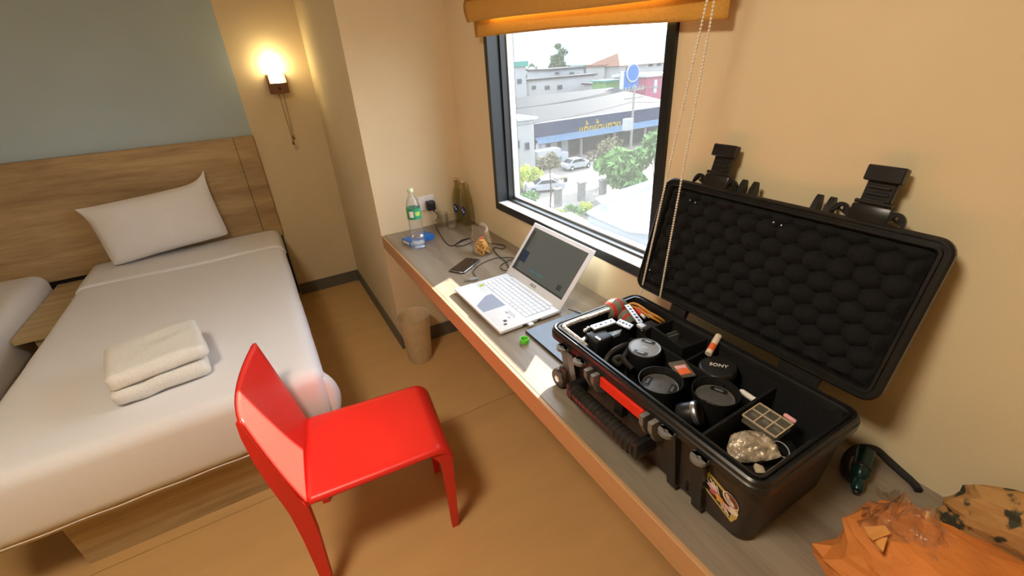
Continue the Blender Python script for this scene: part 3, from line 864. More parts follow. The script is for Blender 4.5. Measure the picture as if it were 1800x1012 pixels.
MB().tube(catmull([(-.175, -1.266, DZ + .011), (-.168, -1.285, DZ + .0125), (-.16, -1.31, DZ + .0125), (-.15, -1.34, DZ + .0125)], 6), .0018, 6).build('stylus_cord', 'black_plastic', tb, True)
#==CORNER ITEMS==
# dark green flashlight with strap
t = thing('flashlight', (-.10, -2.21, DZ), 'dark teal flashlight with black wrist strap beside the hard case', 'flashlight')
a = on(1519, 800, 'z', DZ + .045); b = on(1508, 850, 'z', DZ + .018)
FT = Matrix.Translation(b) @ (a - b).to_track_quat('Z', 'Y').to_matrix().to_4x4()
LFL = (a - b).length
MB().lathe([(0, -.014), (.009, -.014), (.011, -.008), (.011, .006), (.009, .010), (.013, .016), (.016, .024), (.0165, LFL - .01), (.018, LFL), (.018, LFL + .012), (0, LFL + .012)], 22, T=FT).build('barrel', 'teal_dark', t, True)
MB().lathe([(.0168, .034), (.0175, .036), (.0175, .039), (.0168, .041)], 22, T=FT).build('grip_ring', 'black_plastic', t, True)
MB().lathe([(0, .0), (.006, 0), (.007, .003), (.006, .006), (0, .006)], 12, T=FT @ Matrix.Translation((0, 0, -.021))).build('tail_button', 'black_plastic', t, True)
pts = []
for (u, v, z) in ((1500, 846, .006), (1486, 828, .006), (1487, 806, .008), (1500, 790, .02), (1519, 786, .03), (1540, 790, .03), (1562, 802, .02), (1585, 822, .010), (1605, 848, .006), (1615, 862, .006)):
    q = on(u, v, 'z', DZ + z); pts.append((min(q.x, -.012), q.y, q.z))
mb = MB()
for i, p in enumerate(catmull(pts, 6)): pass
cp = catmull(pts, 6)
mb.tube(cp, .0075, 8)
mb.build('strap', 'black_rough', t, True)

# paper bag wrapped in film
def crumple(cx, cy, z0, rx, ry, h, seed, amp, nu=44, nv=26, e=.75, wall=None):
    def f(u, v):
        a = 2 * math.pi * u
        ph = v * math.pi / 2 * 1.0
        rr_ = math.cos(ph) ** .55
        k = 1 + amp * (noise2(math.cos(a) * 2.2 + 9, math.sin(a) * 2.2 + v * 3, seed) - .5) + amp * .6 * (abs(noise2(math.cos(a) * 5 + 3, math.sin(a) * 5 + v * 6, seed + 1) - .5) * 2 - .5)
        ca_, sa_ = math.cos(a), math.sin(a)
        ca_ = math.copysign(abs(ca_) ** e, ca_); sa_ = math.copysign(abs(sa_) ** e, sa_)
        x = cx + rx * rr_ * ca_ * k; y = cy + ry * rr_ * sa_ * k
        z = z0 + h * math.sin(ph) ** .8 * (1 + amp * .55 * (noise2(x * 14, y * 14, seed + 2) - .5)) + .0
        if wall is not None: x = min(x, wall)
        return (x, y, max(z0 + .0005, z))
    return MB().grid(f, nu, nv)
t = thing('paper_bag', (-.165, -2.46, DZ), 'crumpled orange brown paper bag on the desk end by the wall', 'bag')
crumple(-.252, -2.37, DZ, .140, .165, .100, 5, .34, nu=22, nv=11, wall=-.004).build('bag_body', 'bag_paper', t, False)
def flapf(pts, lift):
    return [on(u, v, 'z', DZ + lift + .004 * (i % 2)) for i, (u, v) in enumerate(pts)]
mb = MB(); mb.add(flapf([(1517, 926), (1556, 924), (1566, 938), (1535, 950), (1525, 940)], .112), [(0, 1, 2, 3, 4)]); mb.add(flapf([(1535, 948), (1560, 944), (1552, 970), (1546, 968)], .110), [(0, 1, 2, 3)])
mb.build('bag_handle', 'bag_paper_light', t, solid=.002)
t2 = thing('plastic_wrapper', (-.12, -2.36, DZ + .10), 'crinkled clear plastic wrapper lying on the paper bag', 'wrapper')
wc = on(1612, 918, 'z', DZ + .115)
def wrapf(u, v):
    x = wc.x + (u - .5) * .12; y = wc.y + (v - .5) * .12
    ed = min(u, 1 - u, v, 1 - v) * 2
    z = DZ + .100 + .045 * (abs(noise2(u * 7, v * 7, 3) - .5) * 2) * (.3 + ed) + .018 * noise2(u * 15, v * 15, 5) - .035 * (1 - ed) ** 2
    return (min(-.006, x + .02 * (noise2(u * 3, v * 5, 9) - .5)), y + .03 * (noise2(u * 4, v * 3, 7) - .5), z)
MB().grid(wrapf, 26, 26).build('film', 'wrap_film', t2, False)
t3 = thing('second_bag', (-.10, -2.50, DZ), 'tan paper bag with dark print behind the orange one against the wall', 'bag')
crumple(-.060, -2.46, DZ, .052, .175, .145, 21, .25, nu=24, nv=12, wall=-.003).build('bag_body', 'bag_print', t3, False)
t4 = thing('black_pouch', (-.05, -2.72, DZ), 'black fabric pouch at the edge behind the paper bags', 'pouch')
crumple(-.055, -2.735, DZ, .050, .075, .135, 31, .2, wall=-.003).build('pouch_body', 'black_rough', t4, True)
#==HARD CASE==
CX0, CX1, CY0, CY1 = -.460, -.142, -2.164, -1.556     # outer rim
RZ = .948                                            # rim height
hc = thing('hard_case', ((CX0 + CX1) / 2, (CY0 + CY1) / 2, DZ), 'open black hard camera case full of gear standing on the desk', 'case')
def rrect(x0, x1, y0, y1, r, seg=6):
    pts = []
    for (cx, cy, a0) in ((x1 - r, y1 - r, 0), (x0 + r, y1 - r, 90), (x0 + r, y0 + r, 180), (x1 - r, y0 + r, 270)):
        for k in range(seg + 1):
            a = math.radians(a0 + 90 * k / seg); pts.append((cx + r * math.cos(a), cy + r * math.sin(a)))
    return pts
def loft(mb, rings, closed_last=True, mi=0, T=None):
    n = len(rings[0]); vs = [p for rg in rings for p in rg]; fs = []
    for j in range(len(rings) - 1):
        for i in range(n):
            k = (i + 1) % n; fs.append((j * n + i, j * n + k, (j + 1) * n + k, (j + 1) * n + i))
    if closed_last: fs.append([(len(rings) - 1) * n + i for i in range(n)])
    return mb.add(vs, fs, mi, T)
def rr3(x0, x1, y0, y1, r, z): return [(x, y, z) for x, y in rrect(x0, x1, y0, y1, r)]
ZB = DZ + .006
mb = MB()
loft(mb, [rr3(CX0 + .045, CX1 - .035, CY0 + .035, CY1 - .03, .02, ZB), rr3(CX0 + .033, CX1 - .025, CY0 + .022, CY1 - .02, .03, ZB + .006),
          rr3(CX0 + .014, CX1 - .014, CY0 + .012, CY1 - .012, .03, RZ - .03)][::-1])
mb.build('shell', 'case_shell', hc, True)
# inner lining tub
mb = MB()
loft(mb, [rr3(CX0 + .024, CX1 - .024, CY0 + .024, CY1 - .024, .022, RZ - .004), rr3(CX0 + .034, CX1 - .034, CY0 + .034, CY1 - .034, .022, ZB + .02)])
tub = mb.build('padded_lining', 'liner_fabric', hc, True)
# rim: stepped profile with gasket groove
def rim_rings(prof, T=None, mat_='case_rim', name='rim', par=None):
    mb = MB()
    rings = [rr3(CX0 + o, CX1 - o, CY0 + o, CY1 - o, max(.006, .034 - o), z) for o, z in prof]
    rings.append(rings[0]); loft(mb, rings, False, 0, T)
    return mb.build(name, mat_, par or hc, True)
rim = rim_rings([(.014, RZ - .032), (.0, RZ - .026), (.0, RZ - .012), (.003, RZ - .010), (.004, RZ - .003), (.008, RZ), (.011, RZ - .001), (.012, RZ - .007), (.016, RZ - .007), (.017, RZ), (.022, RZ), (.025, RZ - .004), (.025, RZ - .03)])
# soft grey edge of the lining at one end
pts = [(CX0 + .13, CY1 - .030, RZ - .003), (CX0 + .09, CY1 - .029, RZ - .001), (CX0 + .05, CY1 - .030, RZ + .000), (CX0 + .031, CY1 - .034, RZ - .001), (CX0 + .028, CY1 - .06, RZ - .002), (CX0 + .029, CY1 - .10, RZ - .004), (CX0 + .03, CY1 - .13, RZ - .008)]
pts2 = [(CX0 + .25, CY1 - .030, RZ - .006), (CX0 + .20, CY1 - .030, RZ - .004), (CX0 + .13, CY1 - .030, RZ - .003)] + pts[1:]
MB().tube(catmull(pts2, 6), .0062, 8).build('lining_edge', 'liner_fur', tub, True)

# front details (front = towards the chair, x = CX0)
def front_x(z):  # slope of the front wall
    t = (z - ZB) / (RZ - .03 - ZB); return CX0 + .033 + (.014 - .033) * min(1, max(0, t))
for yc in (-1.660, -1.982, -2.045):                   # tall ribs with padlock plates
    o = MB().add([(CX0 - .004, yc - .013, RZ - .03), (CX0 - .004, yc + .013, RZ - .03), (CX0 + .03, yc + .013, RZ - .03), (CX0 + .03, yc - .013, RZ - .03),
              (CX0 + .022, yc - .011, ZB + .004), (CX0 + .022, yc + .011, ZB + .004), (CX0 + .045, yc + .011, ZB + .004), (CX0 + .045, yc - .011, ZB + .004)],
             [(0, 1, 2, 3), (4, 7, 6, 5), (0, 4, 5, 1), (1, 5, 6, 2), (2, 6, 7, 3), (3, 7, 4, 0)]).build('rib', 'case_rim', hc)
for yc in (-1.636, -1.704, -1.975, -2.051):          # drilled lugs
    mb = MB()
    n = 18; vs = []
    ro, ri = .013, .0042; cx_ = CX0 - .008
    for z in (RZ - .030, RZ - .022):
        for k in range(n):
            a = 2 * math.pi * k / n; vs.append((cx_ + ro * math.cos(a), yc + ro * 1.25 * math.sin(a), z))
        for k in range(n):
            a = 2 * math.pi * k / n; vs.append((cx_ + ri * math.cos(a), yc + ri * math.sin(a), z))
    fs = []
    for k in range(n):
        k2 = (k + 1) % n
        fs += [(k, k2, n + k2, n + k), (2 * n + k, 3 * n + k, 3 * n + k2, 2 * n + k2), (k, 2 * n + k, 2 * n + k2, k2), (n + k, n + k2, 3 * n + k2, 3 * n + k)]
    mb.add(vs, fs); mb.box(cx_, CX0 + .016, yc - .016, yc + .016, RZ - .030, RZ - .022)
    mb.build('lug', 'lug_grey', hc)
for yc in (-1.743, -1.767, -1.921, -1.945):          # latch hooks in pairs
    MB().add([(CX0 - .020, yc - .0055, RZ - .022), (CX0 + .012, yc - .0055, RZ - .022), (CX0 + .018, yc - .0055, RZ - .085), (CX0 - .004, yc - .0055, RZ - .075), (CX0 - .018, yc - .0055, RZ - .045),
              (CX0 - .020, yc + .0055, RZ - .022), (CX0 + .012, yc + .0055, RZ - .022), (CX0 + .018, yc + .0055, RZ - .085), (CX0 - .004, yc + .0055, RZ - .075), (CX0 - .018, yc + .0055, RZ - .045)],
             [(0, 1, 2, 3, 4), (9, 8, 7, 6, 5), (0, 5, 6, 1), (1, 6, 7, 2), (2, 7, 8, 3), (3, 8, 9, 4), (4, 9, 5, 0)]).build('latch_hook', 'lug_grey', hc)
MB().rbox(CX0 - .006, CX0 + .010, -1.912, -1.778, RZ - .052, RZ - .024, .002, 1).build('red_strip', 'red_label', hc)
# carrying handle
hd_y0, hd_y1 = -1.700, -1.918
hnd = MB().tube(catmull([(CX0 - .017, hd_y0, RZ - .112), (CX0 - .020, -1.75, RZ - .114), (CX0 - .020, -1.86, RZ - .114), (CX0 - .017, hd_y1, RZ - .112)], 8), .0205, 14).build('handle_grip', 'rubber_grip', hc, True)
for k in range(15):
    yy = hd_y0 - .012 - k * (hd_y0 - hd_y1 - .024) / 14
    MB().lathe([(.0207, -.0030), (.0217, -.0022), (.0217, .0022), (.0207, .0030)], 14, T=Matrix.Translation((CX0 - .0195, yy, RZ - .1135)) @ Matrix.Rotation(math.pi / 2, 4, 'X')).build('grip_rib', 'rubber_grip', hnd, True)
for yy in (hd_y0 + .004, hd_y1 - .004):
    MB().rbox(CX0 - .034, CX0 + .026, yy - .009, yy + .009, RZ - .134, RZ - .090, .006, 2).build('handle_arm', 'black_plastic', hc, True)
MB().box(CX0 + .004, CX0 + .022, -1.845, -1.82, RZ - .10, RZ - .054).build('latch_button', 'black_plastic', hc)
# trolley wheels at the end next to the tablet
for wx in (CX0 + .026, CX1 - .040):
    wl = MB().lathe([(.010, -.013), (.026, -.013), (.0285, -.009), (.0285, .009), (.026, .013), (.010, .013)], 28, T=Matrix.Translation((wx, CY1 - .026, DZ + .0292)) @ Matrix.Rotation(math.pi / 2, 4, 'Y')).build('wheel', 'case_shell', hc, True)
    MB().lathe([(0, -.0150), (.009, -.0150), (.012, -.012), (.012, .012), (.009, .0150), (0, .0150)], 18, T=Matrix.Translation((wx, CY1 - .026, DZ + .0292)) @ Matrix.Rotation(math.pi / 2, 4, 'Y')).build('hub', 'chrome', wl, True)
    MB().rbox(wx - .006, wx + .020, CY1 - .055, CY1 - .022, DZ + .010, DZ + .07, .006, 2).build('wheel_housing', 'case_shell', hc, True)
for (fx, fy) in ((CX0 + .06, CY0 + .06), (CX1 - .06, CY0 + .06), (CX0 + .06, CY1 - .09), (CX1 - .06, CY1 - .09)):
    MB().cyl((fx, fy, DZ), (fx, fy, ZB + .001), .012, n=12).build('foot', 'black_plastic', hc)

# sticker on the front near the corner
def sx_on(y, z, off=.0012): return (front_x(z) - off, y, z)
SY, SZ = -2.088, .838
def poly_sticker(pts, m, nm, off, par):
    # pts: (a, b) local, a along -y (rightwards on the front), b up
    MB().add([sx_on(SY - a, SZ + b, off) for a, b in pts], [list(range(len(pts)))]).build(nm, m, par)
stk = MB().add([sx_on(SY - a, SZ + b, .0009) for a, b in ((-.043, .012), (-.028, .044), (.004, .030), (.036, .006), (.036, -.018), (.026, -.042), (-.004, -.026), (-.040, -.008))], [list(range(8))]).build('sticker', 'sticker_gold', hc)
poly_sticker([(-.035, .006), (-.025, .034), (.004, .022), (.026, .0), (.022, -.034), (-.004, -.020), (-.034, -.004)], 'sticker_black', 'sticker_field', .0012, stk)
for (a0, b0, a1, b1, w_) in ((-.024, .030, -.008, .004, .0022), (-.017, .027, -.005, .004, .0020), (-.010, .024, -.002, .004, .002), (-.029, .022, -.012, .002, .002), (.020, -.030, .008, -.006, .0022), (.014, -.027, .004, -.008, .002), (.007, -.023, .0, -.008, .002), (-.030, .012, -.014, 0, .002)):
    poly_sticker([(a0 - w_, b0), (a0 + w_, b0), (a1 + w_ * .4, b1), (a1 - w_ * .4, b1)], 'sticker_cream', 'sticker_ray', .0014, stk)
def blob(a, b, ra, rb, m, off, rot=0, n=14):
    pts = []
    for k in range(n):
        q = 2 * math.pi * k / n; x_, y_ = ra * math.cos(q), rb * math.sin(q)
        pts.append((a + x_ * math.cos(rot) - y_ * math.sin(rot), b + x_ * math.sin(rot) + y_ * math.cos(rot)))
    poly_sticker(pts, m, 'sticker_shape', off, stk)
blob(-.018, .010, .011, .007, 'sticker_pink', .0016, -.6); blob(-.014, .000, .010, .006, 'sticker_deep_pink', .0017, .4)
blob(-.016, .016, .008, .004, 'sticker_cream', .0018, -.3); blob(.0, -.004, .011, .007, 'sticker_orange', .0018, -.5)
blob(-.002, -.010, .006, .003, 'sticker_gold', .0019, .3)
blob(.020, .016, .019, .014, 'sticker_cream', .0018, -.75); blob(.021, .017, .0165, .0118, 'sticker_brown', .0020, -.75)
blob(.015, .018, .004, .010, 'sticker_cream', .0022, .5); blob(.020, .012, .010, .0045, 'sticker_cream', .0022, -.55)
blob(.026, -.008, .012, .008, 'sticker_cream', .0018, .3); blob(.014, -.008, .008, .005, 'sticker_pink', .0019, -.2)

# ------------------------------------------------ lid, leaning on the wall
hxx, hzz = -.146, .970          # lower edge of the lid's open face
txx, tzz = -.056, 1.272         # upper edge
la = math.atan2(txx - hxx, tzz - hzz); LLn = math.hypot(txx - hxx, tzz - hzz)
# lid frame: local X = away from the room (towards the wall), local Y = world Y, local Z = up the lid
TL = Matrix.Translation((hxx, 0, hzz)) @ Matrix.Rotation(la, 4, 'Y')
def lr(o, x): return [(x, y, z) for z, y in [(q[0], q[1]) for q in rrect(o, LLn - o, CY0 - .004 + o, CY1 + .004 - o, max(.008, .030 - o))]]
mb = MB(); loft(mb, [lr(.004, .004), lr(.006, .020), lr(.016, .036), lr(.026, .040)], True, 0, TL)
lid_o = mb.build('lid_shell', 'case_shell', hc, True)
mb = MB(); rg = [lr(o, x) for o, x in ((.004, .012), (.0, .010), (.0, .0), (.004, -.004), (.008, -.004), (.009, .0), (.014, .0), (.015, -.004), (.020, -.004), (.024, .002), (.024, .012))]
rg.append(rg[0]); loft(mb, rg, False, 0, TL); mb.build('lid_rim', 'case_rim', lid_o, True)
def foamf(u, v):
    z = .022 + u * (LLn - .044); y = CY0 + .022 + v * (CY1 - CY0 - .044)
    ed = min(1, min(u * (LLn - .044), (1 - u) * (LLn - .044), v * .55, (1 - v) * .55) / .012)
    # egg-crate: staggered knobs
    p = .047; q = .036
    s = math.sin(2 * math.pi * z / q) * 0.5 + .5; 
    row = z / q
    bumps = 0
    for rr_ in (math.floor(row), math.floor(row) + 1):
        off = .5 if int(rr_) % 2 else 0
        cz = rr_ * q
        cyk = round(y / p - off) + off
        d2 = ((z - cz) / (q * .62)) ** 2 + ((y - cyk * p) / (p * .56)) ** 2
        bumps = max(bumps, max(0, 1 - d2))
    return (.010 - .020 * (bumps ** .75) * ed, y, z)
MB().grid(foamf, 120, 220, T=TL).build('egg_foam', 'foam_black', lid_o, True)
# tiny silver pins pressed into the foam
for (yy, zz) in ((-1.655, LLn - .045), (-1.672, LLn - .047), (-1.875, LLn - .045), (-1.893, LLn - .047), (-1.598, .062)):
    MB().sphere((-.0135, yy, zz), .0024, 8, 6, T=TL).build('pin', 'steel', lid_o, True)
# hinges
for (y0, y1) in ((-1.736, -1.688), (-2.070, -1.988)):
    p = TL @ Vector((.006, 0, .0))
    MB().add([(CX1 - .01, y0, RZ - .028), (CX1 - .01, y1, RZ - .028), (CX1 - .01, y1, RZ - .008), (CX1 - .01, y0, RZ - .008),
              (hxx + .016, y0, hzz - .012), (hxx + .016, y1, hzz - .012), (hxx + .008, y1, hzz + .012), (hxx + .008, y0, hzz + .012)],
             [(0, 1, 2, 3), (7, 6, 5, 4), (0, 4, 5, 1), (1, 5, 6, 2), (2, 6, 7, 3), (3, 7, 4, 0)]).build('hinge', 'case_rim', hc)
# latches on the upper edge of the lid
for yc, sgn in ((-1.698, 1), (-2.028, -1)):
    lt = MB().rbox(-.002, .026, yc - .033, yc + .033, LLn - .004, LLn + .028, .004, 2, T=TL).build('latch_base', 'case_rim', lid_o, True)
    MB().rbox(.000, .014, yc - .024, yc + .024, LLn + .020, LLn + .075, .002, 1, T=TL).build('latch_arm', 'case_rim', lt, True)
    MB().rbox(-.010, .012, yc - .030, yc + .030, LLn + .070, LLn + .098, .002, 1, T=TL @ Matrix.Translation((0, 0, 0))).build('latch_lip', 'case_rim', lt, True)
    for zz in (.034, .046, .058): MB().rbox(-.004, .004, yc - .018, yc + .018, LLn + zz, LLn + zz + .005, .001, 1, T=TL).build('latch_groove', 'black_plastic', lt)
    MB().cyl((.000, yc - .030, LLn + .032), (.000, yc + .030, LLn + .032), .004, n=10, T=TL).build('latch_pin', 'case_rim', lt, True)
    for dy in (-.042, .048):
        mb = MB(); n = 16; vs = []
        for x_ in (.0, .008):
            for k in range(n):
                a = math.pi * k / (n - 1); vs.append((x_, yc + dy + .017 * math.cos(a), LLn - .002 + .026 * math.sin(a) ** .8))
            for k in range(n):
                a = math.pi * k / (n - 1); vs.append((x_, yc + dy + .0045 * math.cos(a * 2), LLn + .012 + .0045 * math.sin(a * 2)))
        fs = []
        for k in range(n - 1):
            fs += [(k, k + 1, n + k + 1, n + k), (2 * n + k, 3 * n + k, 3 * n + k + 1, 2 * n + k + 1), (k, 2 * n + k, 2 * n + k + 1, k + 1)]
        mb.add(vs, fs, 0, TL); mb.build('padlock_ear', 'case_rim', lt, True)
for yc in (-1.762, -1.790, -1.930, -1.955):
    mb = MB(); n = 12
    pts = [(.0 + .034 * math.sin(math.pi * k / (n - 1)) ** .8, .028 * (k / (n - 1))) for k in range(n)]
    vs = [(x_, yc + s_ * .0055, LLn - .004 + z_) for s_ in (-1, 1) for x_, z_ in [(.002 + q[1], q[0]) for q in pts]]
    mb.add(vs, [list(range(n))[::-1], list(range(n, 2 * n))] + [(i, (i + 1) % n, n + (i + 1) % n, n + i) for i in range(n)], 0, TL)
    mb.build('lid_fin', 'case_rim', lid_o)

# ------------------------------------------------ dividers of the lining
FZ = ZB + .02
def divider(x0, y0, x1, y1, top=.925, th=.006):
    a = Vector((x0, y0, 0)); b = Vector((x1, y1, 0)); n_ = (b - a).normalized().cross(Vector((0, 0, 1))) * th / 2
    vs = [a - n_, b - n_, b + n_, a + n_]
    MB().add([(p.x, p.y, FZ) for p in vs] + [(p.x, p.y, top) for p in vs], [(3, 2, 1, 0), (4, 5, 6, 7), (0, 1, 5, 4), (1, 2, 6, 5), (2, 3, 7, 6), (3, 0, 4, 7)]).build('divider', 'liner_fabric', hc)
divider(-.262, -1.70, -.258, -1.945, .920)
divider(-.262, -1.70, -.172, -1.70, .92)
divider(-.258, -1.838, -.172, -1.835, .916)
divider(-.432, -2.014, -.172, -2.006, .916)

#==CASE CONTENTS==
def cap_lens(u, v, z, r, label, capm, hood=0.0, barrel=.09, tilt=(0, 0), name='camera_lens', tabs=True, rz=0.0, mark=None):
    """lens standing upright: barrel, optional hood, pinch cap"""
    q = on(u, v, 'z', z)
    zb = FZ
    t = thing(name, (q.x, q.y, zb), label, 'lens')
    t.rotation_euler = (tilt[0], tilt[1], rz)
    h = z - zb
    MB().lathe([(0, 0), (r * .82, 0), (r * .86, .004), (r * .86, h * .4), (r * .94, h * .45), (r * .94, h * .7), (r, h * .75), (r, h - .004), (r * .97, h - .001), (r * .93, h - .001)], 32, ).build('barrel', 'lens_black', t, True, local=True)
    if hood:
        MB().lathe([(r * 1.0, h - .02), (r * 1.09, h + .0), (r * 1.16, h + hood), (r * 1.12, h + hood), (r * 1.05, h + .002), (r * .98, h - .018)], 36).build('hood', 'cap_black', t, True, local=True)
    cp = MB().lathe([(0, h + .0015), (r * .80, h + .0015), (r * .86, h + .001), (r * .955, h + .0025), (r * .965, h - .002)], 36).build('cap', capm, t, True, local=True)
    if tabs:
        for s in (-1, 1):
            mb = MB(); n = 10; vs = []
            for k in range(n + 1):
                y = -.42 + .84 * k / n; vs.append((s * r * .50, r * y, h + .0022)); vs.append((s * r * math.sqrt(max(.05, .80 - y * y)), r * y, h + .0022))
            mb.add(vs, [(2 * k, 2 * k + 1, 2 * k + 3, 2 * k + 2) for k in range(n)]).build('pinch_recess', 'lens_black', cp, local=True)
            MB().rbox(s * r * .66 - r * .08, s * r * .66 + r * .08, -r * .22, r * .22, h + .002, h + .0042, .0006, 1).build('pinch_tab', capm, cp, local=True)
    if mark:
        MB().box(-.0012, .0012, -mark[0] / 2, mark[0] / 2, h + .0012, h + .0022).build('cap_mark', mark[1], cp, local=True)
    return t
cap_lens(1133, 611, .930, .0400, 'camera lens with pale grey pinch cap beside the coiled strap', 'cap_grey', rz=math.radians(25), mark=(.014, 'white_print'))
cap_lens(1160, 678, .916, .0410, 'camera lens with matt dark cap inside an open lens hood', 'cap_dark', hood=.018, rz=math.radians(115), mark=(.012, 'ink_dark'))
cap_lens(1256, 699, .910, .0415, 'widest hooded camera lens with black cap, next to the small silver-banded lens', 'cap_dark', hood=.020, rz=math.radians(20))
# rear cap with lettering, in its pocket behind the row of lenses
q = on(1264, 640, 'z', .928)
t = thing('body_cap', (q.x, q.y, .898), 'round black lens cap with white maker lettering in rear pocket', 'lens cap')
t.rotation_euler = (math.radians(-4), math.radians(-6), 0)
MB().lathe([(0, -.10), (.030, -.10), (.034, 0), (.0395, .002), (.0415, .010), (.0415, .022), (.038, .026), (.034, .0265), (0, .0268)], 36).build('cap_disc', 'cap_black', t, True, local=True)
MB().lathe([(.0418, .012), (.0421, .016), (.0418, .020)], 20, a0=math.radians(150), a1=math.radians(215)).build('cap_shine_ring', 'steel', t, True, local=True)
xform(text_mesh('SONY', .0150), Matrix.Translation((.002, -.002, .0272)) @ Matrix.Rotation(math.radians(-62), 4, 'Z')).build('cap_lettering', 'white_print', t, local=True)
# small lens lying on its side with a silver band
q = on(1220, 726, 'z', .915)
t = thing('small_lens', (q.x, q.y, .86), 'small black lens with silver band lying in the lens row', 'lens')
TT = Matrix.Translation(q) @ Euler((math.radians(62), 0, math.radians(35))).to_matrix().to_4x4()
MB().lathe([(0, -.030), (.022, -.030), (.024, -.026), (.024, .010), (.022, .013), (.018, .013), (0, .008)], 26, T=TT).build('barrel', 'lens_black', t, True)
MB().lathe([(.0242, .0), (.0248, .001), (.0248, .009), (.0242, .010)], 26, T=TT).build('silver_band', 'steel', t, True)
# lip balm tube
a = on(1246, 620, 'z', .934); b = on(1264, 589, 'z', .955)
t = thing('lip_balm', (a.x, a.y, a.z - .006), 'white and orange lip balm stick poking out of the case', 'lip balm')
TT = Matrix.Translation(a) @ (b - a).to_track_quat('Z', 'Y').to_matrix().to_4x4(); L_ = (b - a).length
MB().lathe([(0, -.004), (.0078, -.004), (.0078, L_ * .55)], 18, T=TT).build('tube', 'balm_tube', t, True)
MB().lathe([(.0080, L_ * .12), (.0081, L_ * .2), (.0081, L_ * .38), (.0080, L_ * .45)], 18, T=TT).build('label_band', 'orange_print', t, True)
MB().lathe([(.0080, L_ * .55), (.0082, L_ * .58), (.0078, L_ * .96), (.005, L_), (0, L_)], 18, T=TT).build('cap', 'balm_tube', t, True)
# memory card case
t = thing('card_case', (0, 0, 0), 'clear memory card case with orange and pink label between the lenses', 'card case')
qs = [on(u, v, 'z', .926) for u, v in ((1177, 639), (1201, 633), (1220, 655), (1196, 661))]
cc = sum(qs, Vector()) / 4; t.location = (cc.x, cc.y, .920)
rz = math.atan2((qs[3] - qs[0]).y + (qs[2] - qs[1]).y, (qs[3] - qs[0]).x + (qs[2] - qs[1]).x)
t.rotation_euler = (0, math.radians(4), rz)
MB().rbox(-.026, .026, -.020, .020, 0, .006, .001, 1).build('clear_shell', 'clear_case', t, local=True)
MB().box(-.010, .001, -.014, .013, .0055, .0066).build('label', 'pink_print', t, local=True)
MB().box(.002, .020, -.014, .013, .0055, .0066).build('label', 'orange_print', t, local=True)
# viewfinder hood: an open black frame
t = thing('viewfinder_hood', (0, 0, 0), 'open rectangular black viewfinder hood at the back of the case', 'hood')
qs = [on(u, v, 'z', .938) for u, v in ((1152, 576), (1177, 557), (1237, 592), (1206, 618))]
cc = sum(qs, Vector()) / 4; t.location = (cc.x, cc.y, .89)
lw = ((qs[2] - qs[1]).length + (qs[3] - qs[0]).length) / 4; sw = ((qs[1] - qs[0]).length + (qs[3] - qs[2]).length) / 4
dv = (qs[2] - qs[1]) + (qs[3] - qs[0]); t.rotation_euler = (0, 0, math.atan2(dv.y, dv.x))
mb = MB(); h0, h1 = .0, .048; wt = .007
mb.box(-lw, lw, -sw, -sw + wt, h0, h1); mb.box(-lw, lw, sw - wt, sw, h0, h1); mb.box(-lw, -lw + wt, -sw + wt, sw - wt, h0, h1); mb.box(lw - wt, lw, -sw + wt, sw - wt, h0, h1); mb.box(-lw + wt, lw - wt, -sw + wt, sw - wt, h0, .012)
mb.build('hood_frame', 'cap_black', t, local=True)
MB().box(-lw * .55, -lw * .45, -sw * .2, sw * .6, .012, .030).build('inner_post', 'cap_dark', t, local=True)
MB().box(-lw * .35, -lw * .25, -sw * .3, sw * .5, .012, .030).build('inner_post', 'steel', t, local=True)
MB().rbox(-lw * .3, lw * .75, -sw * .5, -sw * .3, .012, .026, .001, 1).build('inner_edge', 'beige_plastic', t, local=True)
# striped cloth rolls
def cloth(a, b, r, label, seed):
    a = Vector(a); b = Vector(b)
    t = thing('striped_cloth', (a + b) / 2 - Vector((0, 0, r)), label, 'cloth', 'striped cloth rolls in the case')
    n = 7
    q_ = (b - a).to_track_quat('Z', 'Y').to_matrix().to_4x4(); TT = Matrix.Translation(a) @ q_; L_ = (b - a).length
    for k in range(n):
        z0, z1 = L_ * k / n, L_ * (k + 1) / n
        def f(u, v, z0=z0, z1=z1):
            z = z0 + (z1 - z0) * v; tt = z / L_
            rr_ = r * (math.sin(math.pi * (.12 + .78 * tt)) ** .5) * (1 + .12 * math.sin(2 * math.pi * u * 3 + seed) * .5)
            return (rr_ * math.cos(2 * math.pi * u), rr_ * math.sin(2 * math.pi * u), z)
        mb = MB().grid(f, 18, 3, T=TT)
        if k in (0, n - 1):
            zc = z0 if k == 0 else z1
            mb.add([f(i / 18, 0 if k == 0 else 1) for i in range(18)], [list(range(18))], 0, TT)
        mb.build('stripe', 'cloth_red' if k % 3 == 1 else 'cloth_green', t, True)
a = on(1066, 549, 'z', .930); b = on(1096, 533, 'z', .938)
cloth((a.x, a.y, .930), (b.x, b.y, .937), .028, 'red and green striped cloth roll in the case corner, by the fur edge', 1)
a = on(1092, 548, 'z', .922); b = on(1112, 566, 'z', .915)
cloth((a.x, a.y, .922), (b.x, b.y, .908), .024, 'red and green striped cloth roll under the silver bracket', 2)
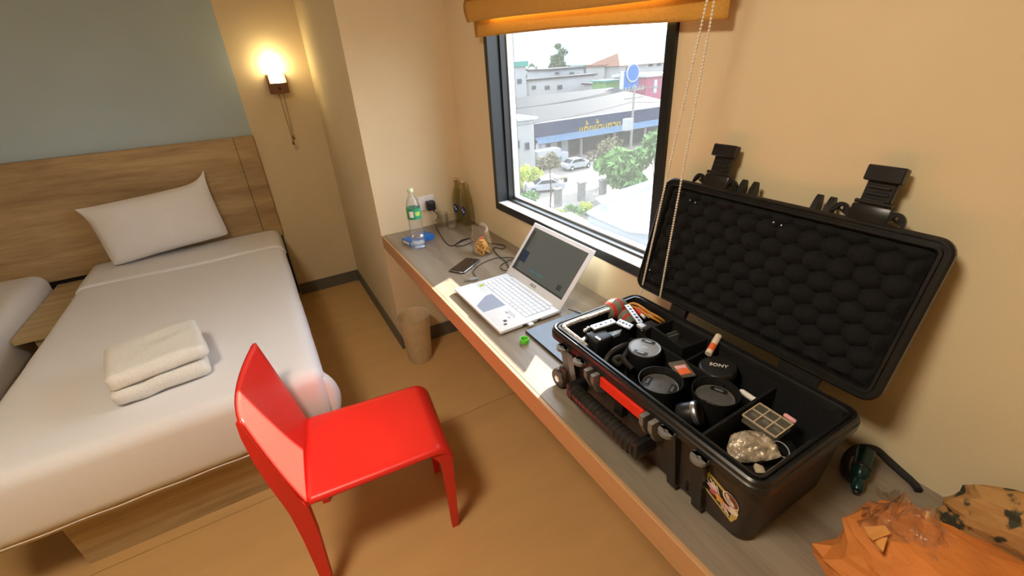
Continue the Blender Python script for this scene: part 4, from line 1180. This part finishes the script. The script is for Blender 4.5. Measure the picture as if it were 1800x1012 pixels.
# camera cage rig: black camera, drilled silver plates
def plate(mb, a, b, w, th, holes, T=None):
    pass
t = thing('camera_cage', (0, 0, 0), 'small black camera in a drilled silver cage inside the case', 'camera')
cpt = on(1075, 585, 'z', .915); t.location = (cpt.x, cpt.y, .86)
def drilled(p, q2, width, nh, name, par, th=.005, hole=.003):
    """flat silver bar from p to q2 with round dark holes"""
    p = Vector(p); q2 = Vector(q2); d = (q2 - p); L_ = d.length; d.normalize(); s_ = d.cross(Vector((0, 0, 1))).normalized(); up = s_.cross(d)
    TT = Matrix(((d.x, s_.x, up.x, p.x), (d.y, s_.y, up.y, p.y), (d.z, s_.z, up.z, p.z), (0, 0, 0, 1)))
    o = MB().rbox(0, L_, -width / 2, width / 2, -th, 0, .0012, 1, T=TT).build(name, 'alu_plate', par, True)
    for k in range(nh):
        x_ = L_ * (k + .7) / (nh + .4)
        MB().cyl((x_, 0, -.001), (x_, 0, .0004), hole * (1.35 if k % 3 == 1 else 1), n=12, T=TT).build('screw_hole', 'lens_black', o)
    return o
a = on(1041, 575, 'z', .944); b = on(1080, 562, 'z', .946)
drilled(a, b, .022, 4, 'top_plate', t)
a = on(1086, 563, 'z', .944); b = on(1111, 574, 'z', .940)
drilled(a, b, .024, 4, 'side_plate', t)
q = on(1052, 592, 'z', .925)
MB().rbox(q.x - .028, q.x + .026, q.y - .030, q.y + .022, .862, .936, .006, 2).build('camera_body', 'lens_black', t, True)
qs = [on(u, v, 'z', .925) for u, v in ((1060, 598), (1090, 585), (1093, 579), (1068, 585))]
MB().prism([(p.x, p.y) for p in qs], .918, .926).build('rear_screen', 'screen_blue_grey', t)
for (u, v) in ((1028, 581), (1033, 577)):
    q = on(u, v, 'z', .935); MB().sphere(q, .006, 10, 8).build('knob', 'steel', t, True)
q = on(1040, 598, 'z', .92); MB().sphere(q, .003, 8, 6).build('screw', 'steel', t, True)
a = on(1022, 600, 'z', .925); b = on(1034, 592, 'z', .92); MB().cyl(a, b, .007, n=12).build('lens_stub', 'cap_dark', t, True)
a = on(1047, 592, 'z', .938); b = on(1056, 598, 'z', .934); MB().cyl(a, b, .004, n=10).build('latch_lever', 'steel', t, True)
# L bracket with cables
t = thing('quick_release_bracket', (0, 0, 0), 'drilled silver bracket on a black block beside the cables', 'bracket')
a = on(1102, 535, 'z', .950); b = on(1126, 566, 'z', .942); t.location = (b.x, b.y, .89)
drilled(a, b, .016, 6, 'arm_plate', t, hole=.0035)
q = on(1140, 574, 'z', .930)
MB().rbox(q.x - .026, q.x + .024, q.y - .014, q.y + .016, .885, .936, .002, 1).build('block', 'cap_black', t)
q = on(1128, 571, 'z', .940); MB().rbox(q.x - .010, q.x + .008, q.y - .010, q.y + .010, .934, .941, .001, 1).build('end_plate', 'alu_plate', t)
for (u, v) in ((1128, 577), (1134, 576), (1128, 581)):
    q = on(u, v, 'z', .93); MB().sphere(q, .0022, 8, 6).build('screw', 'steel', t, True)
t = thing('orange_cable', (0, 0, 0), 'looped orange cable in the back corner of the case', 'cable')
pts = [on(u, v, 'z', z) for u, v, z in ((1104, 536, .945), (1112, 533, .95), (1124, 537, .952), (1140, 548, .950), (1155, 556, .945), (1167, 564, .93))]
t.location = pts[2] - Vector((0, 0, .01))
MB().tube(catmull(pts, 6), .0034, 8).build('cable_loop', 'cable_orange', t, True)
MB().tube(catmull([p + Vector((-.004, .0, -.008)) for p in pts[1:]], 6), .0032, 8).build('cable_loop', 'cable_orange', t, True)
for (u0, v0, u1, v1) in ((1117, 543, 1133, 558), (1122, 542, 1142, 557), (1128, 544, 1148, 557)):
    a = on(u0, v0, 'z', .940); b = on(u1, v1, 'z', .938)
    t = thing('red_plug', a - Vector((0, 0, .006)), 'slim red cable plug with white end among the case gear', 'plug', 'red plugs in the case')
    MB().cyl(a, a.lerp(b, .65), .005, n=10).build('sleeve', 'cable_red', t, True)
    MB().cyl(a.lerp(b, .65), b, .0042, n=10).build('end', 'white_print', t, True)
# coiled strap next to the first lens
t = thing('camera_strap', (0, 0, 0), 'coiled black camera strap next to the grey capped lens', 'strap')
q = on(1085, 625, 'z', .915); t.location = (q.x, q.y, .89)
pts = []
for (u, v, z) in ((1062, 640, .90), (1072, 622, .918), (1090, 610, .925), (1106, 606, .92), (1098, 625, .915), (1088, 640, .912), (1080, 632, .918), (1092, 628, .922), (1103, 640, .915), (1112, 648, .91)):
    pts.append(on(u, v, 'z', z))
MB().tube(catmull(pts, 7), .0065, 8).build('webbing', 'rubber_grip', t, True)
# battery case
t = thing('battery_case', (0, 0, 0), 'clear ribbed plastic battery case lying in the end compartment', 'battery case')
qs = [on(u, v, 'z', .905) for u, v in ((1325, 704), (1386, 741), (1371, 770), (1314, 735))]
cc = sum(qs, Vector()) / 4; t.location = (cc.x, cc.y, .885)
dv = (qs[1] - qs[0]) + (qs[2] - qs[3]); t.rotation_euler = (0, math.radians(3), math.atan2(dv.y, dv.x))
lw = dv.length / 4; sw = ((qs[3] - qs[0]).length + (qs[2] - qs[1]).length) / 4
MB().rbox(-lw, lw, -sw, sw, 0, .020, .003, 2).build('box', 'clear_case', t, local=True)
for k in range(4): MB().box(-lw + k * lw * 2 / 3 - .0012, -lw + k * lw * 2 / 3 + .0012, -sw, sw, .018, .0215).build('rib', 'beige_plastic', t, local=True)
for s in (-1, .1, 1): MB().box(-lw, lw, s * sw - .001, s * sw + .001, .018, .0215).build('rib', 'beige_plastic', t, local=True)
for k in range(3): MB().cyl((-lw + lw * (2 * k + .4) / 3, 0, .010), (-lw + lw * (2 * k + 1.6) / 3, 0, .010), .0075, n=12).build('cell', 'cap_dark', t, local=True)
# white stick and pink stick
a = on(1301, 686, 'z', .912); b = on(1331, 706, 'z', .908)
tag(MB().tube([a, a.lerp(b, .1), a.lerp(b, .9), b], [.004, .0062, .0062, .005], 12).build('white_marker', 'white_print', None, True), 'slim white marker lying at the head of the battery case', 'marker')
a = on(1378, 728, 'z', .905); b = on(1399, 742, 'z', .902)
tag(MB().tube([a, a.lerp(b, .1), a.lerp(b, .9), b], [.003, .0048, .0048, .003], 10).build('pink_marker', 'pink_print', None, True), 'short pink stick past the battery case foot', 'marker')
# foil pouch
q = on(1322, 776, 'z', .905)
def pouch(u, v):
    a, b = 2 * u - 1, 2 * v - 1
    T_ = .013 * max(0, 1 - a * a) ** .5 * max(0, 1 - b * b) ** .5
    return (a * .044 * (1 - .35 * max(0, b)), b * .032 * (1 - .2 * a * a), T_ + .010 * (noise2(u * 6, v * 6, 4) - .5) + .006 * (noise2(u * 13, v * 13, 8) - .5))
mb = MB(); TT = Matrix.Translation((q.x, q.y, .893)) @ Euler((math.radians(14), math.radians(-10), math.radians(-35))).to_matrix().to_4x4()
mb.grid(pouch, 22, 20, T=TT); mb.grid(lambda u, v: (pouch(u, v)[0], pouch(u, v)[1], -pouch(u, v)[2] * .6), 22, 20, T=TT)
tag(mb.build('foil_pouch', 'foil', None, True), 'crumpled shiny foil pouch in the case end compartment', 'pouch')
# ring and scrap
q = on(1373, 788, 'z', .895)
tag(MB().tube([(q.x + .015 * math.cos(k * math.pi / 12), q.y + .015 * math.sin(k * math.pi / 12), .893 + .006 * math.sin(k * math.pi / 12)) for k in range(24)], .0013, 6, closed=True).build('wire_ring', 'cap_grey', None, True), 'thin dark wire ring lying beside the foil pouch', 'ring')
q = on(1336, 824, 'z', .90)
tag(MB().rbox(-.012, .012, -.008, .008, -.005, .005, .003, 2, T=Matrix.Translation((q.x, q.y, .897)) @ Euler((.3, .2, .8)).to_matrix().to_4x4()).build('beige_clip', 'beige_plastic', None, True), 'small beige plastic clip in the case corner by the sticker', 'clip')
q = on(1293, 808, 'z', .90)
q = on(1287, 735, 'z', .915)
# soft roll of black fabric filling the compartments
tt_ = thing('black_pouch_roll', (-.30, -2.03, FZ), 'rumpled black fabric pouch filling the end compartment under the foil', 'pouch')
for (x_, y_, rx_, ry_, h_, sd) in ((-.30, -2.073, .105, .046, .096, 3),):
    crumple(x_, y_, FZ, rx_, ry_, h_, sd, .12, 30, 16).build('fabric_lump', 'liner_fabric', tt_, True)
#==OUTDOORS==
G = -12.0
struct(MB().box(2, 400, -120, 500, G - .3, G - .02).build('ground', 'soil'))
tag(MB().box(8, 140, 33.0, 53.2, G - .02, G).build('street', 'dust_road'), 'pale dusty street below the window', 'street', kind='structure')

def facade(name, u0, u1, vtop, yf, depth, label, wallm, wins=(), cat='building', zbase=G, roof=None, winm='ext_window', du=0):
    a = on(u0, vtop, 'y', yf); b = on(u1, vtop, 'y', yf); zt = (a.z + b.z) / 2
    t = thing(name, ((a.x + b.x) / 2, yf + depth / 2, zbase), label, cat)
    MB().box(a.x, b.x, yf, yf + depth, zbase, zt).build('walls', wallm, t)
    if roof: MB().box(a.x - .4, b.x + .4, yf - .4, yf + depth + .4, zt, zt + roof[0]).build('roof', roof[1], t)
    for (wu0, wv0, wu1, wv1) in wins:
        p = on(wu0, wv0, 'y', yf - .05); q = on(wu1, wv1, 'y', yf - .05)
        f = MB().box(p.x, q.x, yf - .06, yf - .0, q.z, p.z).build('window', 'wall_cool', t)
        MB().box(p.x + .12, q.x - .12, yf - .09, yf - .06, q.z + .12, p.z - .12).build('pane', winm, f)
    return t, a, b, zt

# shop with the blue fascia
ys = 52.6
fa = on(940, 218, 'y', ys); fb = on(1135, 191, 'y', ys); fc = on(942, 252, 'y', ys)
zt, zbm = fa.z, fc.z
sh = thing('shop_building', ((fa.x + fb.x) / 2, ys + 6, G), 'long low shop with dark blue fascia and yellow lettering across the street', 'shop')
x0, x1 = fa.x, fb.x + 8
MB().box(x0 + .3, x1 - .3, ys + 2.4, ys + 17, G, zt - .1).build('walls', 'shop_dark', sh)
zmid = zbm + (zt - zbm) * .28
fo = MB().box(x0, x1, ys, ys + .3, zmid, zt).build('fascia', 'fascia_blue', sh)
MB().add([(x0, ys, zmid), (x1, ys, zmid), (x1, ys - 1.1, zbm), (x0, ys - 1.1, zbm), (x0, ys + .1, zmid), (x1, ys + .1, zmid), (x1, ys - 1.0, zbm - .08), (x0, ys - 1.0, zbm - .08)],
         [(0, 1, 2, 3), (7, 6, 5, 4), (3, 2, 6, 7), (0, 4, 5, 1), (0, 3, 7, 4), (1, 5, 6, 2)]).build('awning', 'awning_blue', sh)
MB().box(x0 - .1, x1 + .1, ys - .1, ys + .35, zt, zt + .12).build('fascia_trim', 'board_white', fo)
rz_ = on(960, 166, 'y', ys + 17).z
MB().add([(x0 - 6, ys + .35, zt - .05), (x1, ys + .35, zt - .05), (x1, ys + 17.2, rz_), (x0 - 6, ys + 17.2, rz_), (x0 - 6, ys + .35, zt - .3), (x1, ys + .35, zt - .3), (x1, ys + 17.2, rz_ - .25), (x0 - 6, ys + 17.2, rz_ - .25)],
         [(0, 1, 2, 3), (7, 6, 5, 4), (0, 4, 5, 1), (1, 5, 6, 2), (2, 6, 7, 3), (3, 7, 4, 0)]).build('roof', 'roof_grey', sh)
for k in range(5):
    xx = x0 + 1.5 + k * (x1 - x0 - 3) / 4
    MB().box(xx - .15, xx + .15, ys - .3, ys, G, zbm - .05).build('post', 'concrete', sh)
for (xa, xb) in ((x0 + 4.2, x0 + 5.4), (x0 + 6.2, x0 + 7.4)): MB().box(xa, xb, ys + 2.3, ys + 2.4, G, G + 2.3).build('door_panel', 'board_white', sh)
s0 = on(1018, 233, 'y', ys - .05); s1 = on(1090, 220, 'y', ys - .05)
tm = text_mesh('แต้ยผ้านทอง', 1.0, extrude=.04)
xs = [p.x for p in tm.v]; wd = max(xs) - min(xs); sc_ = (s1.x - s0.x) / wd
xform(tm, Matrix.Translation(((s0.x + s1.x) / 2, ys - .06, (s0.z + s1.z) / 2)) @ Matrix.Rotation(math.pi / 2, 4, 'X') @ Matrix.Diagonal((sc_, sc_ * 1.7, sc_, 1))).build('sign_lettering', 'sign_yellow', fo)

facade('side_house', 893, 938, 212, 46.5, 4.2, 'small white house with flat roof left of the blue shop', 'wall_white', ((897, 248, 915, 262), (921, 250, 932, 264)), roof=(.25, 'board_white'))
facade('apartment_block', 929, 1046, 137, 86, 5, 'white concrete apartment block behind the grey shop roof', 'wall_white', ((934, 150, 943, 158), (957, 150, 967, 158), (979, 149, 989, 158)), roof=(.35, 'roof_grey'))
facade('upper_storey', 966, 1026, 122, 92, 10, 'grey upper storey rising behind the white apartment block', 'wall_cool', ((975, 126, 984, 132), (1000, 126, 1010, 132)), roof=(.4, 'roof_grey'))
facade('green_roof_building', 880, 924, 118, 80, 14, 'pale building with turquoise roof edge beyond the shop', 'wall_white', ((890, 138, 900, 148), (908, 138, 918, 148)), roof=(.9, 'roof_green'))
facade('far_green_shed', 1025, 1062, 118, 130, 12, 'long low far shed with turquoise roof', 'wall_cool', (), roof=(.9, 'roof_green'))
facade('small_white_house', 1062, 1092, 116, 118, 9, 'small white house with two dark windows beside the red-roofed house', 'wall_white', ((1067, 118, 1072, 124), (1075, 117, 1080, 124)), roof=(.7, 'roof_red'))
# red hip roof house
t, a, b, zt2 = facade('red_roof_house', 1090, 1182, 112, 112, 16, 'white house with brown-red hipped tile roof on the far side', 'wall_white', ((1140, 111, 1148, 117), (1155, 110, 1162, 116), (1100, 118, 1110, 126)))
zr = on(1110, 92, 'y', 120).z
A = [(a.x - 1, 111, zt2), (b.x + 1, 111, zt2), (b.x + 1, 129, zt2), (a.x - 1, 129, zt2), (a.x + 6, 120, zr), (b.x - 5, 120, zr)]
MB().add(A, [(0, 1, 5, 4), (1, 2, 5), (2, 3, 4, 5), (3, 0, 4), (3, 2, 1, 0)]).build('hip_roof', 'roof_red', t)
facade('green_stall', 1064, 1088, 143, 74, 4, 'green painted stall beside the blue billboard', 'leaf_mid', (), 'stall', roof=(.3, 'roof_green'))
facade('cream_stall', 1046, 1064, 148, 80, 4, 'cream low building next to the green stall', 'wall_white', (), 'building', roof=(.3, 'roof_grey'))
facade('pink_building', 1137, 1190, 133, 72, 10, 'pink red painted building right of the blue billboard', 'wall_pink', ((1150, 140, 1154, 163),), roof=(.5, 'board_white'), winm='board_white')
# billboard with round emblem
p = on(1091, 126, 'y', 70); q = on(1121, 158, 'y', 70)
t = thing('billboard', ((p.x + q.x) / 2, 70, G), 'blue billboard with a white-ringed round emblem', 'billboard')
MB().box(p.x, q.x, 70, 70.25, q.z, p.z).build('panel', 'board_blue', t)
MB().box(p.x - .1, p.x + .9, 69.95, 70.0, q.z, p.z).build('print_strip', 'board_white', t)
for xx in (p.x + .6, q.x - .6): MB().cyl((xx, 70.4, G), (xx, 70.4, p.z - .3), .18, n=8).build('post', 'concrete', t)
cc = on(1113, 128, 'y', 69.8); rr_ = (on(1124, 128, 'y', 69.8) - cc).length
TT = Matrix.Translation(cc) @ Matrix.Rotation(math.pi / 2, 4, 'X')
MB().lathe([(0, .0), (rr_ * .88, 0), (rr_ * .88, -.15), (0, -.15)], 28, T=TT).build('emblem', 'board_blue', t)
MB().lathe([(rr_ * .88, .02), (rr_, .02), (rr_, -.15), (rr_ * .88, -.15)], 28, T=TT).build('emblem_ring', 'board_white', t)

# white metal roof building just below
zr0 = -7.2
qs = [on(u, v, 'z', z) for u, v, z in ((1030, 372, zr0 - .5), (1060, 356, zr0), (1175, 318, zr0 + .2), (1160, 410, zr0 - .6), (1103, 405, zr0 - .9))]
cen = sum(qs, Vector()) / 5
t = thing('metal_roof_shed', (cen.x, cen.y, G), 'shed with pale blue-white sheet metal roof below the window', 'shed')
lo = [p + Vector((0, 0, -.12)) for p in qs]
MB().add(qs + lo, [(0, 1, 2, 3, 4), (9, 8, 7, 6, 5)] + [(i, (i + 1) % 5, 5 + (i + 1) % 5, 5 + i) for i in range(5)]).build('roof_sheet', 'metal_roof', t)
q2 = [on(u, v, 'z', z) for u, v, z in ((1047, 347, zr0 + .6), (1185, 302, zr0 + .9), (1180, 318, zr0 + .35), (1062, 358, zr0 + .3))]
l2 = [p + Vector((0, 0, -.12)) for p in q2]
MB().add(q2 + l2, [(0, 1, 2, 3), (7, 6, 5, 4)] + [(i, (i + 1) % 4, 4 + (i + 1) % 4, 4 + i) for i in range(4)]).build('roof_sheet', 'metal_roof', t)
wl = [cen + (p - cen) * .93 for p in qs]
MB().add([(p.x, p.y, p.z - .2) for p in wl] + [(p.x, p.y, G) for p in wl], [(i, (i + 1) % 5, 5 + (i + 1) % 5, 5 + i) for i in range(5)]).build('walls', 'wall_cool', t)

# low rough wall along the yard
a = on(1003, 372, 'z', G + 1.6); b = on(1135, 442, 'z', G + 1.6)
d = (b - a).normalized(); n_ = Vector((d.y, -d.x, 0)); 
if n_.x > 0: n_ = -n_
MB_ = MB()
vs = [a, b + d * 6, b + d * 6 + n_ * 3.2, a + n_ * 3.2]
MB_.add([(p.x, p.y, G) for p in vs] + [(p.x, p.y, p.z) for p in vs], [(3, 2, 1, 0), (4, 5, 6, 7)] + [(i, (i + 1) % 4, 4 + (i + 1) % 4, 4 + i) for i in range(4)])
tag(MB_.build('yard_wall', 'concrete'), 'broad rough concrete yard wall below the window', 'wall')

# cars
def car(u0, v0, u1, v1, label, L=4.5):
    a = on(u0, v0, 'z', G); b = on(u1, v1, 'z', G); d = b - a; ang = math.atan2(d.y, d.x); c = (a + b) / 2
    t = thing('parked_car', (c.x, c.y, G), label, 'car', None, ang)
    W = .9
    prof = [(-2.2, .35), (-2.28, .62), (-2.15, .92), (-1.5, .98), (1.05, .95), (2.0, .80), (2.22, .6), (2.2, .33)]
    MB().prism(prof, -W, W, 'y').build('body', 'car_white', t, local=True)
    vs = []
    for x, z, w in ((-1.75, .96, .84), (-1.0, 1.42, .66), (.35, 1.45, .66), (1.15, .94, .84)): vs += [(x, -w, z), (x, w, z)]
    MB().add(vs, [(0, 2, 3, 1), (2, 4, 5, 3), (4, 6, 7, 5), (0, 6, 4, 2), (1, 3, 5, 7)]).build('cabin', 'car_white', t, local=True)
    for s in (-1, 1):
        MB().add([(-1.45, s * .835, 1.02), (-.95, s * .70, 1.36), (.28, s * .70, 1.38), (.9, s * .835, 1.0)], [(0, 1, 2, 3)]).build('side_window', 'car_glass', t, local=True)
    MB().add([(-1.70, -.76, 1.02), (-1.70, .76, 1.02), (-1.06, .62, 1.40), (-1.06, -.62, 1.40)], [(0, 1, 2, 3)]).build('rear_window', 'car_glass', t, local=True)
    MB().add([(1.14, -.76, .99), (1.14, .76, .99), (.43, .62, 1.43), (.43, -.62, 1.43)], [(0, 1, 2, 3)]).build('windscreen', 'car_glass', t, local=True)
    wm = None
    for x in (-1.4, 1.35):
        for s in (-1, 1):
            if wm is None:
                wm = MB().lathe([(0, -.11), (.24, -.11), (.33, -.09), (.33, .09), (.24, .11), (0, .11)], 16, T=Matrix.Rotation(math.pi / 2, 4, 'X')).build('wheel', 'tyre', t, local=True); o = wm
            else: o = share(wm, t)
            o.location = (x, s * .82, .33)
            h = MB().lathe([(0, s * -.115), (.17, s * -.115)], 10, T=Matrix.Rotation(math.pi / 2, 4, 'X')).build('hubcap', 'cap_grey', o, local=True)
car(988, 301, 1038, 291, 'white saloon car parked in front of the blue shop')
car(985, 333, 928, 338, 'white saloon car parked behind the thin tree')
# truck by the shop
a = on(972, 297, 'z', G)
t = thing('box_truck', (a.x, a.y, G), 'small white box truck with green stripe by the shop front', 'truck')
MB().box(a.x - 2.4, a.x + 1.4, a.y, a.y + 1.9, G + .7, G + 2.6).build('cargo_box', 'car_white', t)
MB().box(a.x - 2.45, a.x + 1.45, a.y - .03, a.y, G + .9, G + 1.5).build('stripe', 'roof_green', t)
MB().box(a.x + 1.45, a.x + 2.7, a.y + .1, a.y + 1.8, G + .5, G + 1.9).build('cab', 'car_white', t)
for xx in (a.x - 1.6, a.x + 1.9):
    MB().cyl((xx, a.y + .05, G + .35), (xx, a.y + 1.85, G + .35), .35, n=14).build('wheel_pair', 'tyre', t)
# round sign on a pole
a = on(950, 290, 'z', G); c_ = on(950, 258, 'y', a.y)
t = thing('round_sign', (a.x, a.y, G), 'white round sign on a pole near the box truck', 'sign')
MB().cyl((a.x, a.y + .1, G), (a.x, a.y + .1, c_.z), .06, n=8).build('pole', 'concrete', t)
MB().lathe([(0, 0), (.75, 0), (.75, -.1), (0, -.1)], 20, T=Matrix.Translation(c_) @ Matrix.Rotation(math.pi / 2, 4, 'X')).build('disc', 'board_white', t)
MB().lathe([(0, .02), (.35, .02)], 16, T=Matrix.Translation(c_) @ Matrix.Rotation(math.pi / 2, 4, 'X')).build('disc_mark', 'wall_cool', t)
# bench
a = on(985, 322, 'z', G)
t = thing('bench', (a.x, a.y, G), 'weathered wooden plank bench at the roadside', 'bench')
for k in range(2): MB().box(a.x - 1.2, a.x + 1.2, a.y + k * .35, a.y + k * .35 + .25, G + .4, G + .47).build('plank', 'bark', t)
for xx in (a.x - 1, a.x + 1): MB().box(xx - .05, xx + .05, a.y, a.y + .6, G, G + .4).build('leg', 'bark', t)

# utility pole with wires
a = on(1106, 300, 'z', G); tp = on(1106, 150, 'y', a.y)
t = thing('utility_pole', (a.x, a.y, G), 'concrete utility pole with cross arms and a grey transformer', 'pole')
MB().cyl((a.x, a.y, G), (a.x, a.y, tp.z), .17, .12, 10).build('post', 'concrete', t)
for dz in (.6, 1.5): MB().box(a.x - 1.5, a.x + 1.5, a.y - .08, a.y + .08, tp.z - dz, tp.z - dz + .14).build('cross_arm', 'concrete', t)
tr_ = on(1098, 218, 'y', a.y)
MB().rbox(tr_.x - .6, tr_.x + .6, a.y - .9, a.y - .2, tr_.z - .7, tr_.z + .7, .1, 2).build('transformer', 'wall_white', t)
for k in range(6): MB().cyl((a.x - 1.4 + k * .56, a.y, tp.z - .46), (a.x - 1.4 + k * .56, a.y, tp.z - .2), .06, n=6).build('insulator', 'board_white', t)
for k, (dx, dz) in enumerate(((-1.4, -.25), (0, -.25), (1.4, -.25), (-.5, -1.9))):
    s_ = Vector((a.x + dx, a.y, tp.z + dz))
    pts = []
    for i in range(25):
        f = (i - 12) / 12
        pts.append(s_ + Vector((f * 30, f * 2.0, -1.2 * (1 - abs(f)) * abs(f) * 4 * .6)))
    tag(MB().tube(pts, .03, 5).build('overhead_wire', 'black_plastic'), 'thin black overhead wire strung from the utility pole', 'wire', 'overhead wires along the street')

# gate posts and fence
for (u, v, vt, label) in ((1022, 352, 322, 'weathered concrete gate post nearer the lime bush'), (1059, 340, 318, 'weathered concrete gate post beside the green trees'), (981, 362, 333, 'short grey post next to the thin tree')):
    a = on(u, v, 'z', G); tp = on(u, vt, 'y', a.y)
    t = thing('gate_post', (a.x, a.y, G), label, 'post')
    MB().rbox(a.x - .35, a.x + .35, a.y - .3, a.y + .3, G, tp.z, .05, 1).build('pillar', 'concrete', t)
    MB().rbox(a.x - .45, a.x + .45, a.y - .4, a.y + .4, tp.z, tp.z + .15, .04, 1).build('cap_stone', 'concrete', t)

# vegetation
def leaves(mb, blobs, n, size, rg, flat=.0):
    tot = sum(b[3] ** 2 for b in blobs)
    for (x, y, z, r, sz) in blobs:
        for k in range(int(n * r * r / tot) + 1):
            while True:
                d = Vector((rg.uniform(-1, 1), rg.uniform(-1, 1), rg.uniform(-1, 1)))
                if .15 < d.length < 1: break
            d = d * (.55 + .45 / max(d.length, .3) * .6)
            p = Vector((x, y, z)) + Vector((d.x * r, d.y * r, d.z * r * sz))
            e = Euler((rg.uniform(-1.2, 1.2), rg.uniform(-1.2, 1.2), rg.uniform(0, 6.28))).to_matrix()
            s = size * rg.uniform(.6, 1.3)
            mb.add([p + e @ Vector((s, 0, 0)), p + e @ Vector((0, s * .45, .1 * s)), p + e @ Vector((-s, 0, 0)), p + e @ Vector((0, -s * .45, .1 * s))], [(0, 1, 2, 3)])
    return mb
def tree(name, u, vb, vt, wpx, label, leafm, n=900, trunk=True, seed=1, size=None, cat='tree', crown=.55, y=None, shape='round'):
    rg = random.Random(seed)
    a = on(u, vb, 'z', G) if y is None else Vector((on(u, vb, 'y', y).x, y, G))
    tp = on(u, vt, 'y', a.y); h = tp.z - G
    r = (on(u + wpx / 2, vt, 'y', a.y) - tp).length
    t = thing(name, (a.x, a.y, G), label, cat)
    c0 = G + h * (1 - crown) if trunk else G
    blobs = []
    ch_ = G + h - c0
    if shape == 'round':
        for k in range(9):
            an = rg.uniform(0, 6.28); rr2 = r * rg.uniform(.15, .65)
            blobs.append((a.x + rr2 * math.cos(an), a.y + rr2 * math.sin(an), c0 + ch_ * rg.uniform(.25, .8), r * rg.uniform(.35, .55), min(1.2, .8 * ch_ / (2 * r) + .3)))
    else:
        for k in range(9):
            f = k / 8; blobs.append((a.x + r * .2 * rg.uniform(-1, 1), a.y, c0 + ch_ * (.08 + .85 * f), r * (1 - .82 * f), .6))
    leaves(MB(), blobs, n, size or r * .12, rg).build('foliage', leafm, t)
    tr = MB().tube([(a.x, a.y, G), (a.x + .03 * h, a.y, G + h * .3), (a.x, a.y, c0 + ch_ * .5)], [max(.06, h * .02), max(.05, h * .015), .03], 7)
    for k in range(4):
        an = rg.uniform(0, 6.28); s_ = Vector((a.x, a.y, c0 + ch_ * .1 * k)); tr.tube([s_, s_ + Vector((r * .5 * math.cos(an), r * .5 * math.sin(an), ch_ * .35))], [max(.04, h * .008), .02], 5)
    tr.build('trunk', 'bark', t)
tree('conifer', 985, 130, 74, 62, 'tall hazy conifer standing behind the apartment block', 'leaf_dark', 3000, True, 3, shape='cone', crown=.9, y=125)
tree('broad_tree', 932, 140, 112, 40, 'round hazy tree between the white and turquoise buildings', 'leaf_dark', 900, True, 4, crown=.6, y=114)
tree('garden_tree', 1092, 335, 268, 80, 'large dense green tree behind the metal roof shed', 'leaf_mid', 2600, True, 5, crown=.85)
tree('garden_tree', 1148, 330, 225, 70, 'tall green tree at the right of the metal roof', 'leaf_mid', 2400, True, 6, crown=.85)
tree('dry_tree', 1070, 318, 240, 70, 'sparse dry twiggy tree by the shop corner', 'leaf_dry', 900, True, 7, crown=.6, size=.28)
tree('thin_tree', 967, 366, 268, 46, 'thin trunked roadside tree with reddish sparse crown', 'leaf_dry', 500, True, 8, crown=.30, size=.24)
tree('lime_bush', 918, 338, 284, 44, 'yellow-green bush beside the parked car', 'leaf_lime', 1300, False, 9, cat='bush')
tree('lime_bush', 938, 325, 292, 34, 'smaller yellow-green bush behind the parked car', 'leaf_lime', 900, False, 10, cat='bush')
tree('lime_bush', 973, 392, 366, 34, 'bright lime bush in front of the short grey post', 'leaf_lime', 1000, False, 11, cat='bush')
tree('lime_bush', 1030, 378, 350, 26, 'lime bush at the gate post foot', 'leaf_lime', 800, False, 12, cat='bush')
tree('lime_bush', 1052, 400, 370, 36, 'lime hedge along the metal roof edge', 'leaf_lime', 1100, False, 13, cat='bush')
tree('green_shrub', 925, 372, 340, 60, 'low mid green shrub in front of the parked car', 'leaf_mid', 1200, False, 14, cat='bush')
tree('green_shrub', 1000, 385, 360, 40, 'low mid green shrub between the lime bushes', 'leaf_mid', 800, False, 15, cat='bush')
# hazy hills
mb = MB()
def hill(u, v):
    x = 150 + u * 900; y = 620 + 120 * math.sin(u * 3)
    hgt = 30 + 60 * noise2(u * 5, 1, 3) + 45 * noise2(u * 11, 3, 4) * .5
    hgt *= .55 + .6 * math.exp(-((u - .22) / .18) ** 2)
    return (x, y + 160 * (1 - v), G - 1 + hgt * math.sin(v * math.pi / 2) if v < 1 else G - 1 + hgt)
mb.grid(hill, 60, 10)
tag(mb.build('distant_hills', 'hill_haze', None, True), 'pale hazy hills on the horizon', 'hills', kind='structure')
